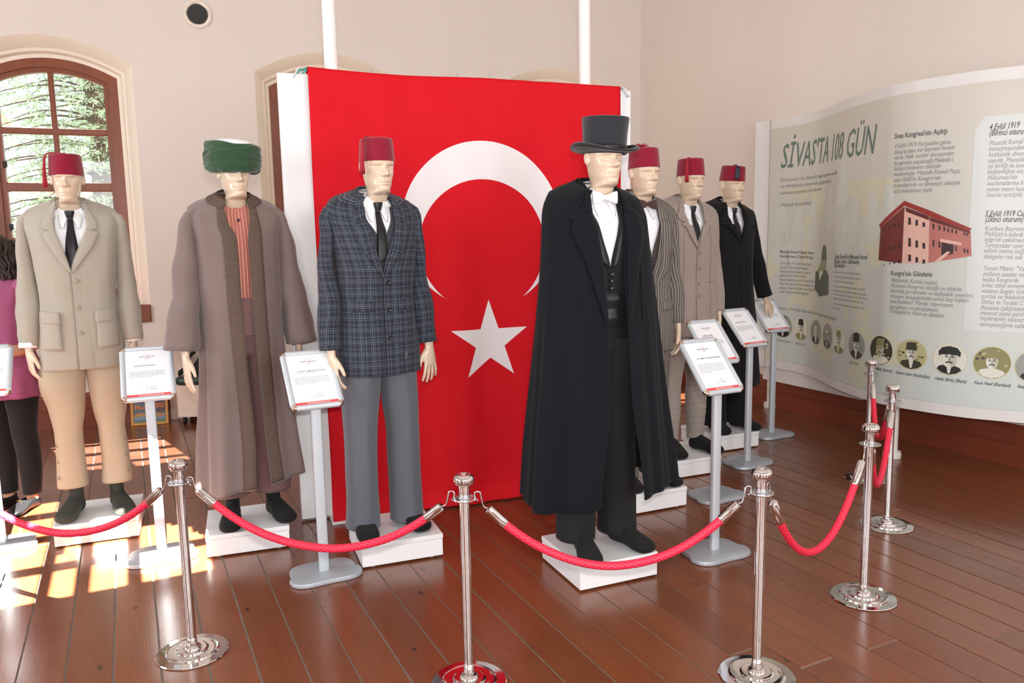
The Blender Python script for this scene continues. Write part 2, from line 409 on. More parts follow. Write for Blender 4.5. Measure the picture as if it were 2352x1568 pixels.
# ---------------------------------------------------------------- head, hand and foot of the mannequins
def remesh(mb, voxel, smooth=4, fac=.5):
    me = mb.mesh('tmp', [SKIN], None); o = link('tmp', me)
    r = o.modifiers.new('r', 'REMESH'); r.mode = 'VOXEL'; r.voxel_size = voxel
    s = o.modifiers.new('s', 'SMOOTH'); s.iterations = smooth; s.factor = fac
    dg = bpy.context.evaluated_depsgraph_get(); e = o.evaluated_get(dg).to_mesh()
    vs = [v.co.copy() for v in e.vertices]; fs = [tuple(p.vertices) for p in e.polygons]
    o.evaluated_get(dg).to_mesh_clear(); bpy.data.objects.remove(o); bpy.data.meshes.remove(me)
    return vs, fs
def make_head():
    K = [(-.13, .088, .06, .098, .02), (-.10, .070, .050, .084, .02), (-.07, .0585, .045, .080, .02), (-.04, .0575, .046, .084, .016), (-.016, .0535, .050, .084, .012), (-.007, .0500, .078, .083, .006), (.0, .0480, .092, .084, .002),
         (.012, .0450, .0965, .085, 0), (.03, .0515, .098, .086, 0), (.055, .0585, .0985, .088, 0), (.085, .0650, .099, .093, 0), (.11, .0695, .099, .098, 0), (.135, .0730, .100, .101, 0),
         (.16, .0755, .096, .101, 0), (.185, .0725, .087, .098, 0), (.205, .064, .075, .086, 0), (.222, .050, .058, .066, 0), (.231, .028, .031, .036, 0), (.2345, .006, .007, .008, 0)]
    na, rings = 128, []
    zs = [-.13+.03*i/3 for i in range(3)]+[-.10+.335*i/188 for i in range(189)]
    for z in zs:
        z = min(z, .2345); rx, rf, rb, cy = spline(K, z); r = []
        jaw = sstep(-.006, .02, z)*(1-sstep(.05, .13, z))
        for j in range(na):
            t = j/na*2-1; a = pi*math.copysign(abs(t)**1.35, t)
            sa, ca = sin(a), cos(a); n = 2.12+.16*jaw; e = 2/n
            x = rx*math.copysign(abs(sa)**e, sa); y = cy-(rf if ca > 0 else rb)*math.copysign(abs(ca)**e, ca)
            if ca > 0:
                zr = z; z = z+.0172; g = lambda cx, cz, sx, sz: exp(-((x-cx)/sx)**2-((z-cz)/sz)**2)
                d = 0
                if z > .06:
                    h = .033*sstep(.142, .098, z)*sstep(.082, .094, z)+.004*exp(-((z-.14)/.012)**2)
                    w = .0065+.0075*sstep(.13, .095, z); d += h*exp(-(x/w)**2)
                    d += .007*(g(.0135, .093, .006, .0065)+g(-.0135, .093, .006, .0065))
                for sg in (-1, 1):
                    d -= .020*g(sg*.031, .1285, .0165, .0115); d += .0095*g(sg*.031, .1255, .0125, .0075)
                    d -= .0030*g(sg*.031, .1185, .015, .0020); d -= .0035*g(sg*.031, .1340, .016, .0018); d -= .0012*g(sg*.031, .1235, .013, .0012); d += .007*g(sg*.03, .1455, .022, .0060)
                    d += .005*g(sg*.045, .103, .018, .015); d -= .004*g(sg*.046, .070, .014, .02)
                    d -= .003*g(sg*.022, .082, .006, .012); d -= .0025*g(sg*.026, .0578, .005, .005)
                d += .0065*g(0, .0645, .019, .0050)+.0085*g(0, .0515, .016, .0052)-.0060*g(0, .0580, .021, .0022)
                d -= .003*g(0, .0735, .004, .006)-.0015*g(.006, .069, .003, .003); d -= .0055*g(0, .0395, .022, .0065); z = zr; d += .0065*g(0, .014, .019, .012)
                y -= d*sstep(0, .35, ca)
            r.append(V((x, y-.042*sstep(-.13, .0, z), z)))
        rings.append(r)
    mb = MB(); mb.loft(rings, caps=(False, True))
    for sg in (-1, 1):     # ears
        R = []
        for i in range(13):
            t = i/12; zz = .088+.062*t; dp = .018*sin(pi*min(1, .12+t*.86))**.6; c = V((sg*.0725, -.028+.006*t, zz)); ring = []
            for j in range(10):
                an = 2*pi*j/10; th = .0075*sqrt(max(.02, sin(pi*t))); ring.append(c+V((sg*(.002+th*cos(an)+.30*dp*sin(an)), dp*sin(an)*1.0, 0)))
            R.append(ring)
        mb.loft(R, caps=(True, True), flip=(sg > 0))
    return mb.v, mb.f
def make_hand(curl=.35, spread=.06, thumb=.5):
    """right hand hanging: wrist at origin, fingers -Z, palm towards +X, thumb towards -Y (forward)"""
    mb = MB()
    mb.tube([(0, 0, .09), (0, 0, .03), (0, 0, 0), (0, -.002, -.03), (.002, -.002, -.06), (.003, 0, -.092), (.003, 0, -.10)], [(.021, .028), (.02, .027), (.018, .026), (.017, .034), (.015, .041), (.0125, .041), (.008, .036)], n=16, side=(1, 0, 0))
    for i, (y, L, r) in enumerate(((-.031, .074, .0088), (-.0105, .084, .0092), (.0105, .078, .0088), (.0305, .060, .0078))):
        p = V((.003, y, -.078)); pts = [p.copy()]; ang = 0; rr = [r*1.1]
        for sgm, dl in enumerate((.022, .44*L, .30*L, .26*L)):
            ang += (0, curl*.7, curl, curl*.7)[sgm]*(1+.12*i)
            d = V((sin(ang), (i-1.5)*spread*1.0, -cos(ang))); p = p+d*dl; pts.append(p.copy()); rr.append(r*(1.02, .98, .9, .72)[sgm])
        pts.append(pts[-1]+(pts[-1]-pts[-2]).normalized()*r*.55); rr.append(r*.35)
        mb.tube(pts, rr, n=10)
    pts = [V((.004, -.018, -.018)), V((.010, -.040, -.044)), V((.014+.01*thumb, -.055, -.072)), V((.018+.016*thumb, -.060, -.100)), V((.020+.019*thumb, -.061, -.108))]
    mb.tube(pts, [.0135, .0125, .0105, .0085, .004], n=10)
    return remesh(mb, .0036, 3)
def make_foot():
    mb = MB(); R = []
    for y, rx, z0, z1 in ((.068, .014, .012, .05), (.060, .029, .004, .07), (.040, .037, 0, .085), (.005, .040, 0, .10), (-.035, .043, .006, .097), (-.075, .050, .008, .082), (-.115, .056, .003, .068), (-.150, .057, .001, .060), (-.178, .052, .003, .054), (-.196, .036, .008, .046), (-.203, .018, .016, .036)):
        zc = (z0+z1)/2; rz = (z1-z0)/2
        R.append([V((rx*math.copysign(abs(cos(a))**.75, cos(a)), y, zc+rz*math.copysign(abs(sin(a))**.75, sin(a)))) for a in [2*pi*j/18 for j in range(18)]])
    mb.loft(R, caps=(True, True), flip=True)
    mb.tube([(0, .018, .03), (0, .015, .08), (0, .022, .13), (0, .026, .20), (0, .026, .27)], [(.034, .050), (.036, .052), (.036, .043), (.038, .042), (.047, .05)], n=18, side=(1, 0, 0))
    return remesh(mb, .007, 5)
HEAD = make_head(); HAND = make_hand(); HAND_OPEN = make_hand(.16, .13, .2); HAND_FLAT = make_hand(.12, .10, -.2); FOOT = make_foot()
# ================================================================ the room
WALL_A = V((-.075, 7.702, 0)); WALL_R = RAD(-4.63)
WINS = [(-3.42, -2.06), (-1.06, .258), (1.26, 2.569), (3.62, 4.972)]
ZB, ZS, ZC, CEIL = .89, 3.11, 3.315, 5.2
def outline(w, inset, zbase, n=20):
    s0, s1 = w[0]+inset, w[1]-inset; c = (s0+s1)/2; h = (s1-s0)/2; zs = ZS-.57*inset; zc = ZC-inset
    p = [(s0, zbase)]
    for i in range(n+1):
        x = -1+2*i/n; p.append((c+h*x, zs+(zc-zs)*(1-x*x)))
    p.append((s1, zbase)); return p
def wall_back():
    mb = MB()
    def face(y, ins, flip):
        def q(a, b, c, d):
            p = [V((x, y, z)) for x, z in (a, b, c, d)]; mb.poly(p[::-1] if flip else p)
        prev = -4.4
        for w in WINS:
            a, b = w[0]+ins, w[1]-ins
            q((prev, 0), (a, 0), (a, CEIL), (prev, CEIL)); q((a, 0), (b, 0), (b, ZB), (a, ZB))
            o = outline(w, ins, ZB)[1:-1]
            for (x0, z0), (x1, z1) in zip(o, o[1:]): q((x0, z0), (x1, z1), (x1, CEIL), (x0, CEIL))
            prev = b
        q((prev, 0), (5.35, 0), (5.35, CEIL), (prev, CEIL))
    face(0, 0, False); face(.56, .10, True)
    mb.build('wall_back', MATS['plaster'], None, WALL_A, WALL_R, angle=None)['kind'] = 'structure'
    for i, w in enumerate(WINS):
        mb = MB(); rings = []
        for y, ins in ((0, 0), (.012, .012), (.17, .075), (.185, .098), (.24, .11), (.25, .14), (.36, .14), (.56, .10)):
            rings.append([V((x, y, z)) for x, z in outline(w, ins, ZB)])
        mb.loft(rings, closed=False); o = mb.build('trim_%d' % (i+1), MATS['cream'], None, WALL_A, WALL_R, angle=30); o['kind'] = 'structure'
wall_back()
# vent hole in the back wall: dark pipe mouth with a broken plaster collar
def vent():
    o = MB()
    R = []
    for r, y in ((.118, -.004), (.116, -.016), (.104, -.022), (.088, -.014), (.082, .0), (.08, .004)):
        R.append([V(((r+.010*noise.noise(V((cos(a)*2, sin(a)*2, r*30))))*cos(a), y+.004*noise.noise(V((cos(a)*3, sin(a)*3, 5))), (r+.010*noise.noise(V((cos(a)*2.4, sin(a)*2.4, 9+r*30))))*sin(a))) for a in [2*pi*j/40 for j in range(40)]])
    o.loft(R, flip=True)
    e = empty('flue_hole', WALL_A+Matrix.Rotation(WALL_R, 3, 'Z') @ V((.815, -.001, 3.565)), WALL_R)
    tag(e, 'round dark stovepipe hole with chipped plaster rim high on the back wall', 'hole')
    o.build('plaster_rim', MATS['cream'], e)
    p = MB(); p.loft([[V((.084*cos(a), y, .084*sin(a))) for a in [2*pi*j/32 for j in range(32)]] for y in (-.012, -.010)]+[[V((.07*cos(a), -.009, .07*sin(a))) for a in [2*pi*j/32 for j in range(32)]]], caps=(False, True))
    p.build('pipe_mouth', mat('hole_black', (34, 32, 28), .5, vary=.5, scale=14), e)  # flat disc; its dark colour stands in for the unlit depth of the hole
vent()
# windows
def window(i, w):
    WD = MATS['window_wood']
    root = MB()
    def ring(mb, i0, i1, y0, y1, zb0, zb1):
        a = outline(w, i0, zb0); b = outline(w, i1, zb1)
        R = [[V((x, y0, z)) for x, z in a], [V((x, y0, z)) for x, z in b], [V((x, y1, z)) for x, z in b], [V((x, y1, z)) for x, z in a], [V((x, y0, z)) for x, z in a]]
        mb.loft(R, closed=False)
        mb.box(((w[0]+w[1])/2, (y0+y1)/2, (zb0+zb1)/2), (w[1]-w[0]-2*i0, y1-y0, abs(zb1-zb0)))
    ring(root, .14, .215, .25, .35, 1.05, 1.13)
    o = root.build('window_%d' % (i+1), WD, None, WALL_A, WALL_R, angle=30); o['kind'] = 'structure'
    s = MB(); ring(s, .215, .255, .275, .33, 1.13, 1.19)
    s0, s1 = w[0]+.255, w[1]-.255; c = (s0+s1)/2
    zt = ZC-.255
    s.build('sash', WD, o, angle=30)
    k = MB(); k.box((c, .30, (1.18+zt)/2), (.042, .05, zt-1.18+.01)); k.build('mullion', WD, o, bevel=.008)
    for z, h in ((2.565, .055), (2.09, .075), (1.63, .055)):
        k = MB(); k.box((c, .297, z), (s1-s0+.01, .046, h)); k.build('glazing_bar', WD, o, bevel=.008)
    for za, zb_ in ((1.19, 1.605), (1.655, 2.055), (2.127, 2.54), (2.592, None)):
        for xa, xb in ((s0, c-.02), (c+.02, s1)):
            k = MB()
            if zb_: k.box(((xa+xb)/2, .312, (za+zb_)/2), (xb-xa, .004, zb_-za))
            else:
                ar = [(x, z) for x, z in outline(w, .255, 2.592, 40) if xa-.001 <= x <= xb+.001]
                R = [[V((x, .310, 2.592)) for x, z in ar], [V((x, .310, z)) for x, z in ar], [V((x, .314, z)) for x, z in ar], [V((x, .314, 2.592)) for x, z in ar], [V((x, .310, 2.592)) for x, z in ar]]
                k.loft(R, closed=False)
            k.build('pane', MATS['glass'], o, angle=None)
    k = MB(); k.box(((w[0]+w[1])/2, .125, .97), (w[1]-w[0]-.004, .29, .14)); k.box(((w[0]+w[1])/2, -.012, .97), (w[1]-w[0]-.004, .03, .155)); k.box(((w[0]+w[1])/2, .262, 1.045), (w[1]-w[0]-.2, .02, .05))
    k.build('window_sill', WD, o, bevel=.006)
    # outside iron bars seen edge-on behind the panel are left to the sash hardware
    for z in (2.28, 1.75):
        k = MB(); k.box((w[0]+.262, .262, z), (.03, .03, .05)); k.tube([(w[0]+.262, .25, z-.03), (w[0]+.262, .235, z-.03)], .008); k.build('sash_catch', mat('dark_iron', (40, 34, 32), .4, .6), o, bevel=.004)
for i, w in enumerate(WINS): window(i, w)
# other walls (plain, mostly outside the picture)
def slab(name, pts, h, th, m, z0=0):
    """wall along two ground points, thickness to the left of the direction"""
    a, b = V(pts[0]), V(pts[1]); d = b-a; L = d.length
    k = MB(); k.box((L/2, th/2, z0+h/2), (L, th, h)); o = k.build(name, m, None, (a.x, a.y, 0), math.atan2(d.y, d.x), angle=None); o['kind'] = 'structure'; return o
RW0, RW1 = (5.30, 7.45), (5.16+.06+.235, -3.0)
slab('wall_right', ((5.175, 7.62), (5.425, -3.1)), CEIL, .3, MATS['plaster'])
slab('wall_left', ((-4.0, -3.1), (-4.0, 8.0)), CEIL, .3, MATS['plaster'])
slab('wall_front', ((5.6, -3.0), (-4.2, -3.0)), CEIL, .3, MATS['plaster'])
def ceiling():
    """ceiling with two added openings (out of the picture) that shape the sun patches on the floor at the left"""
    k = MB(); q_ = (BEAM.z-CEIL)/BEAM.z; fx = lambda x: BEAM.x+(x-BEAM.x)*q_; fy = lambda y: BEAM.y+(y-BEAM.y)*q_      # floor to ceiling along the beam
    X0, X1, Y0, Y1 = fx(-1.05), fx(.275), fy(3.885), fy(5.5)
    def b(x0, x1, y0, y1): k.box(((x0+x1)/2, (y0+y1)/2, CEIL+.03), (x1-x0, y1-y0, .06))
    b(-4.3, X0, -3.4, 8.4); b(X1, 5.8, -3.4, 8.4); b(X0, X1, -3.4, Y0); b(X0, X1, Y1, 8.4)
    # right opening ends sooner and has an arched head
    ya = fy(4.30); xa, xb = fx(-.445), X1; n = 14
    for i in range(n):
        x0 = xa+(xb-xa)*i/n; x1 = xa+(xb-xa)*(i+1)/n; t = ((x0+x1)/2-(xa+xb)/2)/((xb-xa)/2)
        b(x0, x1, ya+.50*q_*sqrt(max(0, 1-t*t*.93)), Y1)
    for x0, x1 in ((-.485, -.425), (-.33, -.258), (-.105, -.035), (-.80, -.755)): b(fx(x0), fx(x1), Y0, Y1)  # unseen bars added to cut the beam into pane-shaped floor patches
    for y in (4.315, 4.78, 5.2): b(X0, X1, fy(y)-.014, fy(y)+.014)
    o = k.build('ceiling', mat('white_ceiling', (240, 236, 230), .9), None, angle=None); o['kind'] = 'structure'
ceiling()
# floor boards
def floor():
    k = MB(); k.box((.75, 2.4, -.0285), (9.7, 11.4, .05)); fl = k.build('floor', mat('floor_gap_dirt', (124, 116, 108), .95, vary=.3, scale=20), None, angle=None); fl['kind'] = 'structure'
    PERIOD = .16264; rnd = random.Random(3); cache = {}
    for i in range(-23, 32):
        x0 = .3353+PERIOD*(i-0)+.0; w = PERIOD-.0075+rnd.uniform(-.0015, .0012)
        if x0 < -3.9 or x0+w > 5.40: continue
        cuts = [-3.0]; y = -3.0+rnd.uniform(2.2, 5.4)
        while y < 7.0: cuts.append(y); y += rnd.uniform(3.4, 5.2)
        cuts.append(7.72-.081*(x0+.075))
        for a, b in zip(cuts, cuts[1:]):
            L = b-a-.004; key = (round(w, 3), round(L, 2))
            k = MB(); wob = []
            n = 3
            z = .0; e = .004
            R = []
            for yy in (-L/2, -L/2+e, L/2-e, L/2):
                zz = -.006 if abs(yy) > L/2-e*.5 else 0
                R.append([V((0, yy, -.02)), V((0, yy, zz)), V((w*.5, yy, zz+.0004)), V((w, yy, zz)), V((w, yy, -.02))])
            k.loft(R, closed=False, flip=False)
            p = k.build('plank', MATS['plank'], fl, (x0+.004, (a+b)/2, rnd.uniform(-.0008, .0006)), angle=None)
floor()
# skirting boards
def baseboard(name, a, b, H=.30):
    a, b = V((a[0], a[1], 0)), V((b[0], b[1], 0)); d = b-a; L = d.length
    pr = [(0, 0), (-.036, 0), (-.036, .145), (-.030, .150), (-.022, .155), (-.022, .165), (-.028, .168), (-.028, .265), (-.020, .275), (-.012, .292), (0, .30)]
    k = MB(); k.loft([[V((x, y, z*H/.30)) for y, z in pr] for x in (0, L)], closed=False, flip=True)
    o = k.build(name, MATS['base_wood'], None, a, math.atan2(d.y, d.x), angle=25); o['kind'] = 'structure'
    return o
rb = Matrix.Rotation(WALL_R, 3, 'Z')
baseboard('baseboard_back', WALL_A+rb @ V((-4.3, 0, 0)), WALL_A+rb @ V((5.2, 0, 0)))
baseboard('baseboard_right', (5.195, 7.25), (5.425, -3.0), .29)
# ================================================================ flag panel with its two poles
PANEL = empty('exhibition_screen', (.959, 4.353, 0), RAD(-6.07))
tag(PANEL, 'tall white freestanding panel board behind the red flag', 'panel')
k = MB(); k.box((.891, .045, 1.245), (2.108, .055, 2.46)); k.build('board', WHITE, PANEL, bevel=.003)
for x in (.05, 1.75):
    k = MB(); k.box((x, .045, .008), (.12, .30, .016)); k.build('foot', WHITE, PANEL, bevel=.003)
for x, nm in ((.125, 'left'), (1.646, 'right')):
    k = MB(); k.tube([(0, 0, 0), (0, 0, CEIL-2.475)], .036, 24); k.lathe([(.05, 0), (.05, .006), (.036, .008)], 24)
    o = k.build('support_pole', mat('white_enamel', (244, 242, 240), .3), None, PANEL.location+Matrix.Rotation(RAD(-6.07), 3, 'Z') @ V((x, .05, 2.474)))
    tag(o, 'white round pole from ceiling to the flag panel, %s of the two' % nm, 'pole', 'poles above the flag panel')
for x in (.34, .83, 1.03):
    k = MB(); k.tube([(x, .03, 2.47), (x, .03, 2.525)], .0016, 6); k.build('wire_pin', CHROME2, PANEL, angle=180)
def flag():
    root = empty('flag', PANEL.location, RAD(-6.07))
    tag(root, 'large red cloth flag with white crescent and star hung on the white panel', 'flag')
    Wd = 1.855
    def y(s, z):
        t = max(0, 1-z/2.5); a = .25+.75*t
        f = .006*sin(s*8.5+.6)+.0045*sin(s*17+z*.5)+.003*sin(s*31+1)+.005*noise.noise(V((s*3, z*.8, 3)))
        if z < .25: f += .018*noise.noise(V((s*5, z*6, 9)))*(1-z/.25)
        return -.012-.012*a-.02*t*t-f*a*1.3-(.06*(1-z/.10)**2 if z < .10 else 0)
    def left(z): return -.008+.02*sin(z*2.1+.5)*(1-z/2.5)*.8
    def pt(s, z, off=0):
        q = left(z)*(1-s/Wd); top = -.012*max(0, sin(s*3.3))-.016*s/Wd
        return V((s+q, y(s, z)-off, z+(top*sstep(2.2, 2.5, z))))
    k = MB(); zs = [2.505-2.495*i/90 for i in range(91)]; ss = [Wd*j/110 for j in range(111)]
    rows = [[pt(s, 2.502)+V((0, .10, -.10)) for s in ss], [pt(s, 2.505)+V((0, .10, .004)) for s in ss], [pt(s, 2.505)+V((0, .045, .006)) for s in ss]]+[[pt(s, z) for s in ss] for z in zs]
    k.grid(rows); k.build('flag_cloth', MATS['flag_red'], root, angle=180, solid=.002)
    WC = mat('flag_white', (232, 226, 228), .55, vary=.01)
    C0, R0, C1, R1 = (.96, 1.66), .485, (.957, 1.541), .386
    d = C0[1]-C1[1]; a = (R0*R0-R1*R1+d*d)/(2*d); hh = sqrt(R0*R0-a*a)
    t0 = math.atan2(-a, hh); t1 = math.atan2(-a+d, hh)
    k = MB(); rows = []
    N = 140
    for i in range(N+1):
        f = i/N; A = t0+(pi-2*t0)*f; B = t1+(pi-2*t1)*f; row = []
        for j in range(9):
            g = j/8; p = (C0[0]+R0*cos(A), C0[1]+R0*sin(A)); q = (C1[0]+R1*cos(B), C1[1]+R1*sin(B))
            row.append(pt(p[0]+(q[0]-p[0])*g, p[1]+(q[1]-p[1])*g, .0028))
        rows.append(row)
    k.grid(rows); k.build('crescent', WC, root, angle=180)
    k = MB(); c = (.975, .973); Rs = .252; ri = Rs*.382; P = []
    for i in range(10):
        an = pi/2+i*pi/5; r = Rs if i % 2 == 0 else ri; P.append((c[0]+r*cos(an), c[1]+r*sin(an)))
    for i in range(10):
        p, q = P[i], P[(i+1) % 10]; n = 6
        for u in range(n):
            for v in range(n):
                def bl(a, b): a /= n; b /= n; m = (p[0]+(q[0]-p[0])*b, p[1]+(q[1]-p[1])*b); return pt(c[0]+(m[0]-c[0])*a, c[1]+(m[1]-c[1])*a, .0028)
                k.poly([bl(u, v), bl(u+1, v), bl(u+1, v+1), bl(u, v+1)])
    k.build('star', WC, root, angle=180)
    k = MB()
    for s, x in ((0, -.03), (Wd, Wd+.015)):
        R = [[pt(s, 2.5)+V((x-s+q*.012*(1 if s else -1)+.004*noise.noise(V((q, r, s))), .03*r, .012*sin(q+r)-.01*q)) for q in range(5)] for r in range(4)]
        k.grid(R)
    k.build('hem_tape', WHITE, root, solid=.003)
    k = MB()
    for x in (-.06, -.03):
        k.tube([(x, .02, 2.478), (x+.015, .0, 2.49), (x+.03, .03, 2.497), (x+.05, .0, 2.503)], .005, 8)
    k.build('tie_cord', mat('teal_cord', (80, 190, 170), .6), root)
flag()

# ================================================================ white plinths
PL = {'M1': (-.223, 4.815), 'M2': (.490, 4.268), 'M3': (1.150, 3.770), 'M4': (1.945, 3.063), 'M5': (2.672, 3.755), 'M6': (3.290, 4.165), 'M7': (3.960, 4.520)}
PYAW = {'M1': -5, 'M2': -7, 'M3': -5.6, 'M4': -3.4, 'M5': -3, 'M6': -4, 'M7': -3}
PH = .122
PLABEL = {'M1': 'sunlit low white plinth under the mannequin in the tan suit', 'M2': 'low white plinth under the mannequin with the green turban', 'M3': 'low white plinth under the mannequin in the plaid jacket',
    'M4': 'nearest low white plinth, under the top-hatted mannequin in the cape', 'M5': 'low white plinth under the striped-suit mannequin', 'M6': 'low white plinth under the mannequin in the pinkish grey coat', 'M7': 'farthest low white plinth, under the mannequin in the black coat'}
def plinths():
    me = None
    for k_, p in PL.items():
        root = empty('plinth', (p[0], p[1], 0), RAD(PYAW[k_])); tag(root, PLABEL[k_], 'plinth', 'white plinths of the mannequins')
        if me is None:
            a = MB(); a.box((0, 0, .0095+.043), (.406, .406, .086)); me = a.mesh('box', WHITE, 40)
            b = MB(); b.box((0, 0, .0975+.012), (.41, .41, .0245)); mt = b.mesh('top', WHITE, 40)
            c = MB(); c.lathe([(.0, 0), (.014, 0), (.015, .004), (.012, .0095), (0, .0095)], 14); mf = c.mesh('glide', mat('clear_plastic_foot', (222, 222, 220), .3), 40)
        for nm, q in (('box', me), ('lid', mt)):
            o = link(nm, q, root); md = o.modifiers.new('edge', 'BEVEL'); md.width = .002; md.segments = 2
        for x in (-.15, .15):
            for y in (-.17, .17): link('glide', mf, root, (x, y, 0))
plinths()

# ================================================================ rope posts
POSTS = [(-.755, 3.86), (.126, 3.155), (1.006, 2.452), (1.945, 1.998), (2.797, 2.247), (3.618, 2.780), (4.206, 3.396)]
PLAB = [None, 'chrome rope post at the left front, between tan-suit and turban mannequins', 'chrome rope post at the bottom centre, nearest the camera before the flag', 'chrome rope post right of the top-hatted mannequin, at the bottom edge',
        'chrome rope post at the corner where the rope turns back to the right', 'chrome rope post second from the far end of the right-hand line', 'farthest chrome rope post, in front of the printed wall panel']
RINGZ = .690
def posts():
    proto = empty('rope_post', (0, 0, 0))
    k = MB(); k.lathe([(0, 0), (.133, 0), (.136, .003), (.133, .006), (.100, .0075), (.098, .013), (.094, .0155), (.086, .0135), (.060, .0135), (.058, .0185), (.054, .0205), (.044, .0195), (.034, .0195), (.032, .026), (.026, .032), (.0195, .034), (.0195, .045)], 56); k.build('base_plate', CHROME, proto, angle=30)
    k = MB(); k.lathe([(.0175, .03), (.0175, .68)], 28); k.lathe([(.019, .03), (.019, .055), (.0175, .058)], 28); k.lathe([(.0175, .70), (.0185, .705), (.0185, .738)], 28); k.build('pole', CHROME, proto, angle=40)
    k = MB(); k.lathe([(.0165, .736), (.020, .738), (.030, .742), (.0355, .752), (.0365, .761), (.033, .771), (.025, .7775), (.016, .7795), (.013, .7765), (.006, .7765), (.005, .779), (0, .7795)], 36, caps=(False, False)); k.build('finial', CHROME, proto, angle=60)
    k = MB(); k.lathe([(.018, .678), (.0215, .679), (.0215, .686), (.024, .687), (.043, .688), (.044, .690), (.043, .692), (.024, .693), (.0215, .694), (.0215, .7), (.018, .701)], 32); k.build('ring_collar', CHROME2, proto, angle=40)
    first = True
    for p, lb in zip(POSTS, PLAB):
        if lb is None: continue
        o = proto if first else copy_tree(proto); first = False
        o.location = (p[0], p[1], 0); tag(o, lb, 'rope post', 'chrome rope posts')
posts()
def ropes():
    labs = ['red braided barrier rope at the far left, leaving the picture', 'red braided barrier rope sagging in front of turban and plaid-suit mannequins', 'red braided barrier rope sagging in front of the top-hatted mannequin',
            'red braided barrier rope hanging steeply between the two nearest right-hand posts', 'red braided barrier rope in the middle of the right-hand line', 'red braided barrier rope to the farthest post']
    sags = [.218, .200, .237, .320, .285, .285]
    for i in range(6):
        A, B = V((POSTS[i][0], POSTS[i][1], RINGZ)), V((POSTS[i+1][0], POSTS[i+1][1], RINGZ))
        d = (B-A); L = d.length; root = empty('barrier_rope', A, math.atan2(d.y, d.x)); tag(root, labs[i], 'rope', 'red barrier ropes')
        sag = sags[i]
        def P(x):
            t = max(-1, min(1, ((x-.055)/(L-.11))*2-1)); return V((x, .004*sin(x*5), -.008-(sag+.014)*(1-t*t)*(1+.08*t*t)+.003*noise.noise(V((x*5, i, 0)))))
        def arc(x0, n, x1): return [P(x0+(x1-x0)*j/(n-1)) for j in range(n)]
        e0 = .125; e1 = L-.125
        k = MB(); k.tube(arc(e0, 60, e1), .0148, 14, uscale=1.0); k.build('braided_rope', MATS['rope'], root, angle=180)
        for sg, x0, x1 in ((1, .082, .142), (-1, L-.082, L-.142)):
            a, b = P(x0), P(x1); k = MB(); k.tube([a, a+(b-a)*.04, a+(b-a)*.96, b], [.012, .0165, .0168, .0155], 18); k.tube([a+(b-a)*.6+V((0, 0, .015)), a+(b-a)*.6+V((0, 0, .021))], .004, 8)
            k.build('ferrule', CHROME, root, angle=50)
            c = V((.040 if sg > 0 else L-.040, 0, .002)); dirn = sg
            pts = [a-(b-a)*.02, a+V((-.012*dirn, 0, .004)), a+V((-.018*dirn, 0, .016)), c+V((.014*dirn, 0, .020)), c+V((.002*dirn, 0, .022)), c+V((-.004*dirn, 0, .014)), c+V((-.002*dirn, 0, .0)), c+V((.008*dirn, 0, -.012))]
            k = MB(); k.tube([polyline(pts, 26)[j] for j in range(26)], .0028, 8); k.build('hook', CHROME2, root, angle=180)
ropes()

# ================================================================ sign stands
SIGNS = [('S0', (-.700, 4.800), -3, None, '', 'sunlit silver sign stand cut off by the left picture edge'),
    ('S1', (.062, 4.238), -2, 'ŞEYH FEVZİ EFENDİ', '', 'silver sign stand between the tan-suit and the turban mannequin'),
    ('S2', (.750, 3.622), 1, 'HÜSREV SAMİ KIZILDOĞAN', 'SİVAS KONGRE DELEGESİ', 'silver sign stand between the turban and the plaid-jacket mannequin'),
    ('S3', (2.545, 2.928), 0, 'M. KEMAL ATATÜRK MASKESİ', '', 'nearest silver sign stand right of the caped mannequin'),
    ('S4', (3.126, 3.589), 1, 'AHMET RÜSTEM', 'SİVAS KONGRE DELEGESİ', 'silver sign stand half hidden behind the nearest right-hand sign'),
    ('S5', (3.777, 4.022), 5, 'HAKKI BEHİÇ BAYİÇ', '', 'silver sign stand in front of the black-coat mannequin'),
    ('S6', (4.476, 4.509), -1, None, '', 'silver sign stand with a mannequin hand resting on its frame')]
